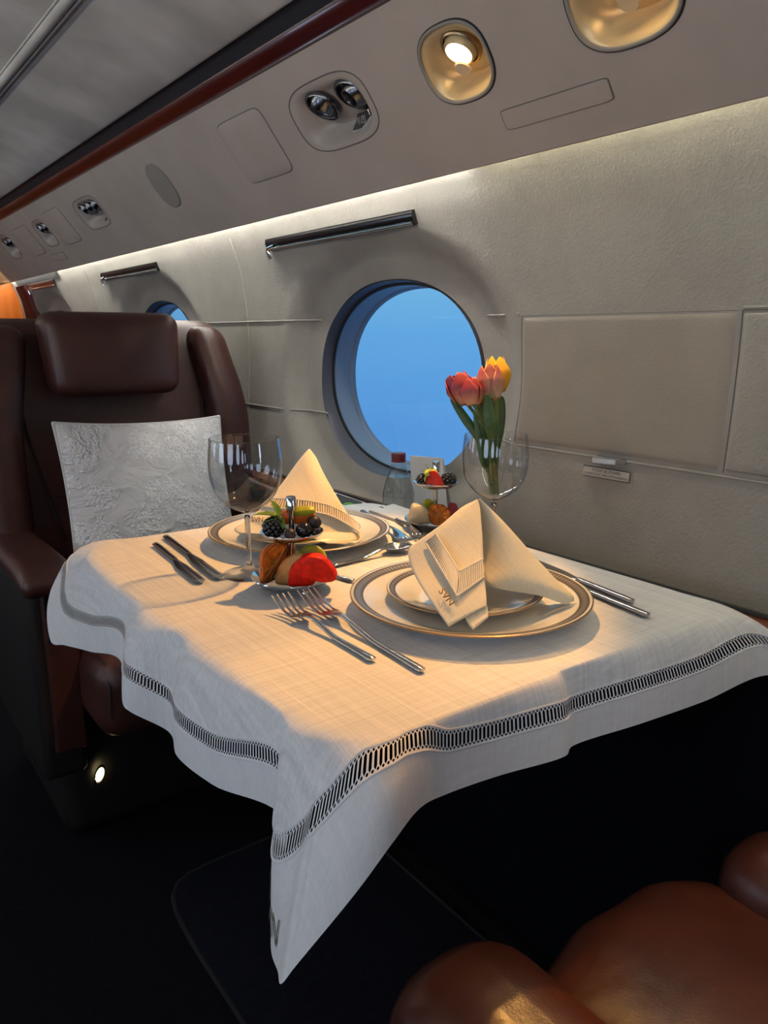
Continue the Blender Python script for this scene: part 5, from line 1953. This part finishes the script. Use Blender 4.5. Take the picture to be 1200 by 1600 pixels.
def tulip(label, base_px, top_px, depth_off, mat, R, leaf=None, openness=0.0, stem_in=(0, 0), face=0.0):
    """bloom from its lower and upper image ends, at the glass plus depth_off along the view"""
    dist = (Vector((GB.x, GB.y, T + 0.22)) - CAM).dot(FW) + depth_off
    b = CAM + ray(*base_px) * dist
    t = CAM + ray(*top_px) * dist
    ax = (t - b)
    Lb = ax.length
    ax = ax.normalized()
    s = ax.cross(HF).normalized(); w = s.cross(ax).normalized()
    root = thing('tulip', label, 'tulip', GB + Vector((stem_in[0], stem_in[1], 0.088)), group='tulips in the glass')

    def petal(a0, rs, ls, tip):
        def f(u, v):
            # v along height, u across
            wid = 1.05 * (math.sin(PI * min(1, 0.16 + 0.84 * v)) ** 0.62) * (1 if v < 0.50 else math.sqrt(max(0.003, 1 - ((v - 0.50) / 0.50) ** 2.6)))
            a = a0 + (u - 0.5) * 2 * wid * 0.92
            r = R * rs * (0.22 + 0.78 * math.sin(PI * (0.10 + 0.56 * v)) ** 0.8) * (1 - 0.50 * max(0, v - 0.5) / 0.5 * (1 - openness))
            r *= 1 - 0.05 * math.cos((u - 0.5) * 2 * PI)
            z = Lb * ls * (v * 0.98 if v < 0.8 else 0.784 + 0.98 * 0.2 * math.sin((v - 0.8) / 0.2 * PI / 2) * 0.9) - tip * (u - 0.5) ** 2 * Lb * 0.5 * v
            return b + (s * math.cos(a) + w * math.sin(a)) * r + ax * z
        return MB().surf(f, frange(0, 1, 10), frange(0.0, 1, 14))
    for k in range(3):
        obj('petal', petal(face + 2 * PI * k / 3 + PI, 0.88, 1.0, 0.2), mat, root, sharp=80, solid=0.0006)
    for k in range(3):
        obj('petal', petal(face + 2 * PI * k / 3, 1.0, 0.97, 0.2), mat, root, sharp=80, solid=0.0006)
    foot = GB + Vector((stem_in[0], stem_in[1], 0.090))
    neck = Vector((GB.x + stem_in[0] * 0.5, GB.y + stem_in[1] * 0.5, T + 0.165)).lerp(b, 0.25)
    P = [foot, foot.lerp(neck, 0.5) + Vector((0, 0, 0.002)), neck, neck.lerp(b, 0.55) + ax * 0.002, b + ax * 0.002]
    obj('stem', MB().tube([catmull(P, x) for x in frange(0, 1, 24)], 0.0023, 8), M['stem'], root)
    for lf in (leaf or []):
        pb, pt, W, dd, fold = lf
        d0 = dist + dd
        # blade runs from deep in the glass to its tip
        q0 = foot + Vector((0, 0, 0.004))
        q1 = CAM + ray(*pb) * d0
        q2 = CAM + ray(*pt) * d0
        Q = [q0, q0.lerp(q1, 0.6), q1, q1.lerp(q2, 0.5) + (RT * 0.0), q2]
        rows = []
        for k in range(25):
            x = k / 24
            c = catmull(Q, x)
            tg = (catmull(Q, min(1, x + 0.02)) - catmull(Q, max(0, x - 0.02))).normalized()
            sd = tg.cross(FW).normalized()
            nn = sd.cross(tg).normalized()
            wv = W * (0.30 + 0.70 * sstep(0.15, 0.62, x)) * (1 if x < 0.68 else math.sqrt(max(0.0004, 1 - ((x - 0.68) / 0.32) ** 2)))
            rows.append([c + sd * (wv * j) + nn * (abs(j) * wv * fold) for j in frange(-1, 1, 6)])
        obj('leaf', MB().grid(rows), M['leaf'], root, sharp=80, solid=0.0005)
    return root


tulip('red and cream tulip leaning left over the window edge', (729, 631), (710, 581), -0.012, M['petal_red'], 0.0215, [((752, 690), (704, 620), 0.0062, -0.006, 0.4)], 0.25, (-0.004, -0.002), 0.3)
tulip('small dark red tulip between the two larger pink ones', (739, 633), (733, 589), -0.026, M['petal_red'], 0.0165, [((754, 720), (741, 640), 0.004, 0.004, 0.3)], 0.0, (0.002, -0.005), 0.9)
tulip('tall pink tulip standing upright in the glass', (768, 624), (763, 567), -0.006, M['petal_pink'], 0.0205, [((769, 670), (760, 615), 0.0088, -0.020, 0.25)], 0.05, (0.004, 0.0), -0.5)
tulip('yellow tulip at the top behind the tall pink one', (777, 612), (775, 555), 0.016, M['petal_yellow'], 0.0200, [((776, 680), (782, 617), 0.0105, 0.008, 0.3)], 0.1, (0.006, 0.004), 0.2)
tulip('orange yellow tulip mostly hidden between the red and pink blooms', (748, 630), (745, 588), 0.012, M['petal_yellow'], 0.0155, [((757, 685), (750, 622), 0.0085, 0.012, 0.3)], 0.0, (0.0, 0.006), 0.0)

# ================================================================== SEATS
def lean(z0, k):
    return lambda p: Vector((p.x, p.y + max(0, (p.z - z0)) * k, p.z))


root = thing('cabin_seat', 'dark oxblood leather cabin seat facing the table with padded headrest', 'seat', (0.575, 1.75, 0.0), group='leather cabin seats')


def far_back(p):
    # hollow in the middle, lean backwards, shoulders rounding in
    q = Vector(p)
    if q.y < 1.83:
        q.y += 0.018 * math.exp(-((q.x - 0.575) / 0.17) ** 2) * sstep(0.4, 0.6, q.z)
    q.y += max(0, q.z - 0.45) * 0.10
    return q


m_ = MB(); m_.rbox((0.575, 1.86, 0.70), (0.292, 0.085, 0.345), 0.055, 16, far_back)
back = obj('backrest', m_, M['leather'], root, sharp=80)
m_ = MB()
for sx in (-1, 1):
    m_.tube([far_back(Vector((0.575 + sx * x, 1.772, z))) for x, z in ((0.225, 1.03), (0.215, 0.90), (0.20, 0.78), (0.175, 0.66), (0.15, 0.55))], 0.0030, 6)
m_.tube([far_back(Vector((x, 1.772, 0.655 - 0.02 * math.cos((x - 0.575) * 10)))) for x in frange(0.42, 0.73, 12)], 0.0028, 6)
obj('piped_seam', m_, M['seam'], back)
for sx in (-1, 1):
    def wing(p, sx=sx):
        q = Vector(p)
        q.x += -sx * 0.060 * sstep(0.78, 1.04, q.z) * 0.6
        q.y += max(0, q.z - 0.45) * 0.08
        q.y += 0.030 * sstep(0.86, 1.02, q.z)
        return q
    m_ = MB(); m_.rbox((0.575 + sx * 0.266, 1.810, 0.705), (0.048, 0.095, 0.325), 0.040, 12, wing)
    obj('side_wing', m_, M['leather'], root, sharp=80)


def hr(p):
    q = Vector(p)
    k = 1 - ((q.x - 0.562) / 0.152) ** 2
    if q.y < 1.79:
        q.y -= 0.016 * max(0, k) * (1 - ((q.z - 0.965) / 0.10) ** 2)
    q.y += (q.z - 0.965) * 0.12
    q.x += (q.x - 0.562) * 0.05 * (q.z - 0.965) / 0.09
    return q


m_ = MB(); m_.rbox((0.562, 1.785, 0.968), (0.149, 0.042, 0.091), 0.034, 12, hr)
obj('headrest', m_, M['leather'], root, sharp=80)


def cush(p):
    q = Vector(p)
    q.z += 0.014 * (1 - ((q.x - 0.57) / 0.24) ** 2) * (1 if q.z > 0.36 else 0)
    return q


m_ = MB(); m_.rbox((0.570, 1.54, 0.365), (0.232, 0.255, 0.075), 0.045, 14, cush)
sc_ = obj('seat_cushion', m_, M['leather'], root, sharp=80)
m_ = MB()
m_.tube([(0.353, 1.2855, 0.345), (0.353, 1.2850, 0.37), (0.356, 1.292, 0.405), (0.360, 1.320, 0.437), (0.360, 1.45, 0.446)], 0.0020, 6)
obj('piped_seam', m_, M['seam'], sc_)
for sx in (-1, 1):
    cx_ = 0.575 + sx * 0.273
    m_ = MB(); m_.rbox((cx_, 1.62, 0.584), (0.050, 0.225, 0.019), 0.017, 12, lambda p: Vector((p.x, p.y, p.z - 0.012 * sstep(1.47, 1.40, p.y))))
    pad_ = obj('armrest', m_, M['leather'], root, sharp=80)
    m_ = MB(); m_.rbox((cx_ + sx * 0.0, 1.64, 0.375), (0.040, 0.215, 0.195), 0.014, 8)
    pan = obj('arm_side', m_, M['seat_base'], root, sharp=80)  # black stands for the shade on the arm's aisle side
    m_ = MB(); m_.rbox((cx_ + 0.012, 1.428, 0.40), (0.030, 0.010, 0.165), 0.008, 6)
    pan = obj('arm_front', m_, M['leather'], root, sharp=80)
    if sx < 0:
        y_ = 1.4165
        m_ = MB()
        fr = [(0.290, y_, 0.558), (0.338, y_, 0.556), (0.338, y_, 0.462), (0.293, y_, 0.462)]
        m_.tube(fr, 0.0022, 8, closed=True)
        ash = obj('ashtray_frame', m_, M['chrome'], pan); ash['label'] = 'chrome framed black recess in the arm front'
        m_ = MB(); m_.add([Vector(p) + Vector((0, 0.0012, 0)) for p in fr], [(0, 1, 2, 3)])
        obj('ashtray_lid', m_, M['black_gloss'], ash)
m_ = MB(); m_.rbox((0.575, 1.70, 0.145), (0.27, 0.21, 0.145), 0.03, 8)
obj('seat_base', m_, M['seat_base'], root)

# pillow propped on it
PC = Vector((0.575, 1.625, 0.652)); PH = 0.184
PROT = Matrix.Rotation(math.radians(-17), 3, 'X') @ Matrix.Rotation(math.radians(1.5), 3, 'Y')


def pil(u, v, side):
    x, z = u * 2 - 1, v * 2 - 1
    pinch = 0.045
    ex = x * (1 - pinch * (1 - z * z) * 1.2 * abs(x)) if True else x
    ez = z * (1 - pinch * 1.3 * (1 - x * x) * abs(z))
    d = ((1 - abs(x) ** 2.2) * (1 - abs(z) ** 2.2)) ** 0.55
    wr = 0.0035 * math.sin(9 * x + 5 * z) * (1 - d) * d * 3
    p = Vector((ex * PH, side * (0.058 * d + wr), ez * PH))
    return PROT @ p + PC


root = thing('throw_pillow', 'square off-white pillow with raised floral embroidery on the far seat', 'pillow', PC)
uu = [0.5 - 0.5 * math.cos(PI * i / 36) for i in range(37)]
m_ = MB(); m_.surf(lambda u, v: pil(u, v, -1), uu, uu); m_.surf(lambda u, v: pil(u, v, 1), uu, uu)
obj('cover', m_, M['pillow'], root, sharp=80)
bd_ = [pil(u, 0, 0) for u in uu] + [pil(1, v, 0) for v in uu[1:]] + [pil(u, 1, 0) for u in reversed(uu[:-1])] + [pil(0, v, 0) for v in reversed(uu[1:-1])]
obj('piping', MB().tube(bd_, 0.0034, 8, closed=True), M['piping'], root)

# near seat, only its front shows
root = thing('cabin_seat', 'lamp-lit leather seat in the lower right corner, cut off by the frame', 'seat', (0.575, 0.10, 0.0), group='leather cabin seats')


def ncush(p):
    q = Vector(p)
    if q.z > 0.36:
        q.z += 0.022 * (1 - ((q.x - 0.59) / 0.16) ** 2) + 0.004 * math.sin(q.x * 60) * sstep(0.30, 0.41, q.y)
    q.y += 0.028 * (1 - ((q.x - 0.59) / 0.16) ** 2) * sstep(0.1, 0.4, q.y)
    return q


m_ = MB(); m_.rbox((0.585, 0.13, 0.350), (0.160, 0.262, 0.080), 0.050, 18, ncush)
obj('seat_cushion', m_, M['leather_lit'], root, sharp=80)
m_ = MB(); m_.rbox((0.362, 0.135, 0.445), (0.074, 0.290, 0.078), 0.062, 14)
obj('armrest', m_, M['leather_lit'], root, sharp=80)
m_ = MB(); m_.rbox((0.758, 0.11, 0.410), (0.062, 0.262, 0.080), 0.055, 14)
obj('armrest', m_, M['leather_lit'], root, sharp=80)
m_ = MB(); m_.rbox((0.580, 0.08, 0.16), (0.265, 0.25, 0.16), 0.04, 8)
obj('seat_base', m_, M['seat_base'], root)
m_ = MB(); m_.rbox((0.590, -0.22, 0.66), (0.26, 0.08, 0.30), 0.06, 12, lambda p: Vector((p.x, p.y - max(0, p.z - 0.4) * 0.12, p.z)))
obj('backrest', m_, M['leather_lit'], root, sharp=80)

# small glowing lamp low on the far seat's base
FP = at_y(156, 1210, 1.474)
root = thing('floor_lamp', 'tiny glowing brass floor lamp low beside the far seat base', 'lamp', FP)
ax_ = Vector((-0.25, -0.95, 0.1)).normalized()
sx_ = ax_.cross(Vector((0, 0, 1))).normalized(); ux_ = sx_.cross(ax_)
mat_ = Matrix((sx_, ux_, ax_)).transposed()
tilt_ = mat_ @ Matrix.Rotation(0.35, 3, 'Z')
sq = lambda v: tilt_ @ Vector((v.x * 0.70, v.y * 1.45, v.z))
m_ = MB().lathe([(0.0135, -0.004), (0.0140, 0.002), (0.0115, 0.004), (0.0105, 0.001)], 32); m_.v = [sq(v) + FP for v in m_.v]
obj('lamp_ring', m_, M['seat_base'], root)
m_ = MB().lathe([(0.0105, 0.001), (0.006, 0.004), (0, 0.005)], 32); m_.v = [sq(v) + FP for v in m_.v]
obj('lens', m_, M['foot_lamp'], root)
m_ = MB().ball(FP + Vector((-0.012, -0.006, -0.010)), (0.0025, 0.002, 0.008), 12, 8)
obj('lever', m_, M['chrome'], root)

# ================================================================== LIGHT
def spot(name, loc, target, power, angle, blend, col, size=0.012):
    l = bpy.data.lights.new(name, 'SPOT')
    l.energy = power; l.spot_size = math.radians(angle); l.spot_blend = blend; l.color = col; l.shadow_soft_size = size
    o = bpy.data.objects.new(name, l)
    COL.objects.link(o)
    o.location = loc
    o.rotation_euler = (Vector(target) - Vector(loc)).to_track_quat('-Z', 'Y').to_euler()
    return o


def area(name, loc, rot, sx, sy, power, col):
    l = bpy.data.lights.new(name, 'AREA')
    l.shape = 'RECTANGLE'; l.size = sx; l.size_y = sy; l.energy = power; l.color = col
    o = bpy.data.objects.new(name, l)
    COL.objects.link(o)
    o.location = loc; o.rotation_euler = rot
    return o


WARM = (1.0, 0.48, 0.11)
spot('reading_beam', LAMPS['lampA'], (0.44, 0.83, T), 24, 67, 0.28, WARM)
spot('reading_beam', LAMPS['lampB'], (0.33, 0.43, 0.64), 8, 34, 0.35, WARM)
spot('reading_beam', LAMPS['lampC'], (0.57, 0.07, 0.40), 15, 43, 0.5, WARM)
for c in LWIN:                                # daylight through the opposite windows
    area('window_daylight', (-1.10, c, 0.93), (0, math.radians(-90), 0), 0.36, 0.50, 2.2, (0.76, 0.82, 1.0))
area('ceiling_upwash', (-0.70, 1.4, 1.49), (0, math.radians(-152), 0), 0.02, 5.6, 25, (1.0, 0.95, 0.87))
area('window_daylight', (1.085, -0.62, 0.92), (0, math.radians(90), 0), 0.34, 0.46, 7.5, (0.80, 0.84, 1.0))  # strong fill at the added unseen window, for the cloth's front drop
spot('pillow_fill_spot', (-0.80, 1.15, 1.36), (0.52, 1.62, 0.72), 8.5, 40, 0.9, (1.0, 0.90, 0.80), 0.03)  # added fill for the pillow and far seat, no lamp is built there
spot('bulkhead_beam', (0.68, 4.20, 1.36), (0.90, 4.43, 1.05), 2.5, 90, 0.6, (1.0, 0.6, 0.25))

w = bpy.data.worlds.new('sky')
scene.world = w
w.use_nodes = True
nt = w.node_tree
nt.nodes.clear()
out = nt.nodes.new('ShaderNodeOutputWorld')
bg = nt.nodes.new('ShaderNodeBackground')
tc = nt.nodes.new('ShaderNodeTexCoord')
sp = nt.nodes.new('ShaderNodeSeparateXYZ')
nt.links.new(tc.outputs['Generated'], sp.inputs['Vector'])
cr = nt.nodes.new('ShaderNodeValToRGB')
els = cr.color_ramp.elements
els[0].position = 0.40; els[0].color = (0.115, 0.36, 0.76, 1)
els[1].position = 0.60; els[1].color = (0.25, 0.61, 0.84, 1)
e_ = els.new(0.50); e_.color = (0.155, 0.45, 0.82, 1)
mr = nt.nodes.new('ShaderNodeMapRange')
mr.inputs['From Min'].default_value = -0.6; mr.inputs['From Max'].default_value = 0.6
nt.links.new(sp.outputs['Z'], mr.inputs['Value'])
nt.links.new(mr.outputs['Result'], cr.inputs['Fac'])
nt.links.new(cr.outputs['Color'], bg.inputs['Color'])
bg.inputs['Strength'].default_value = 1.0
nt.links.new(bg.outputs['Background'], out.inputs['Surface'])

# ================================================================== CAMERA
cd_ = bpy.data.cameras.new('camera')
cam = bpy.data.objects.new('camera', cd_)
COL.objects.link(cam)
cd_.sensor_fit = 'VERTICAL'; cd_.sensor_height = 36.0; cd_.sensor_width = 27.0
cd_.lens = 36.0 * FPX / 1600.0
cd_.clip_start = 0.02
cam.matrix_world = Matrix.Translation(CAM) @ Matrix((RT, UP, -FW)).transposed().to_4x4()
scene.camera = cam
scene.view_settings.view_transform = 'Standard'
scene.view_settings.look = 'None'
scene.view_settings.exposure = 0.0
scene.view_settings.gamma = 1.0
scene.view_settings.use_curve_mapping = False
scene.cycles.use_denoising = True
scene.cycles.max_bounces = 10
scene.cycles.transparent_max_bounces = 16
scene.cycles.transmission_bounces = 10
scene.cycles.sample_clamp_indirect = 4.0
scene.cycles.caustics_reflective = False
scene.cycles.blur_glossy = 0.5
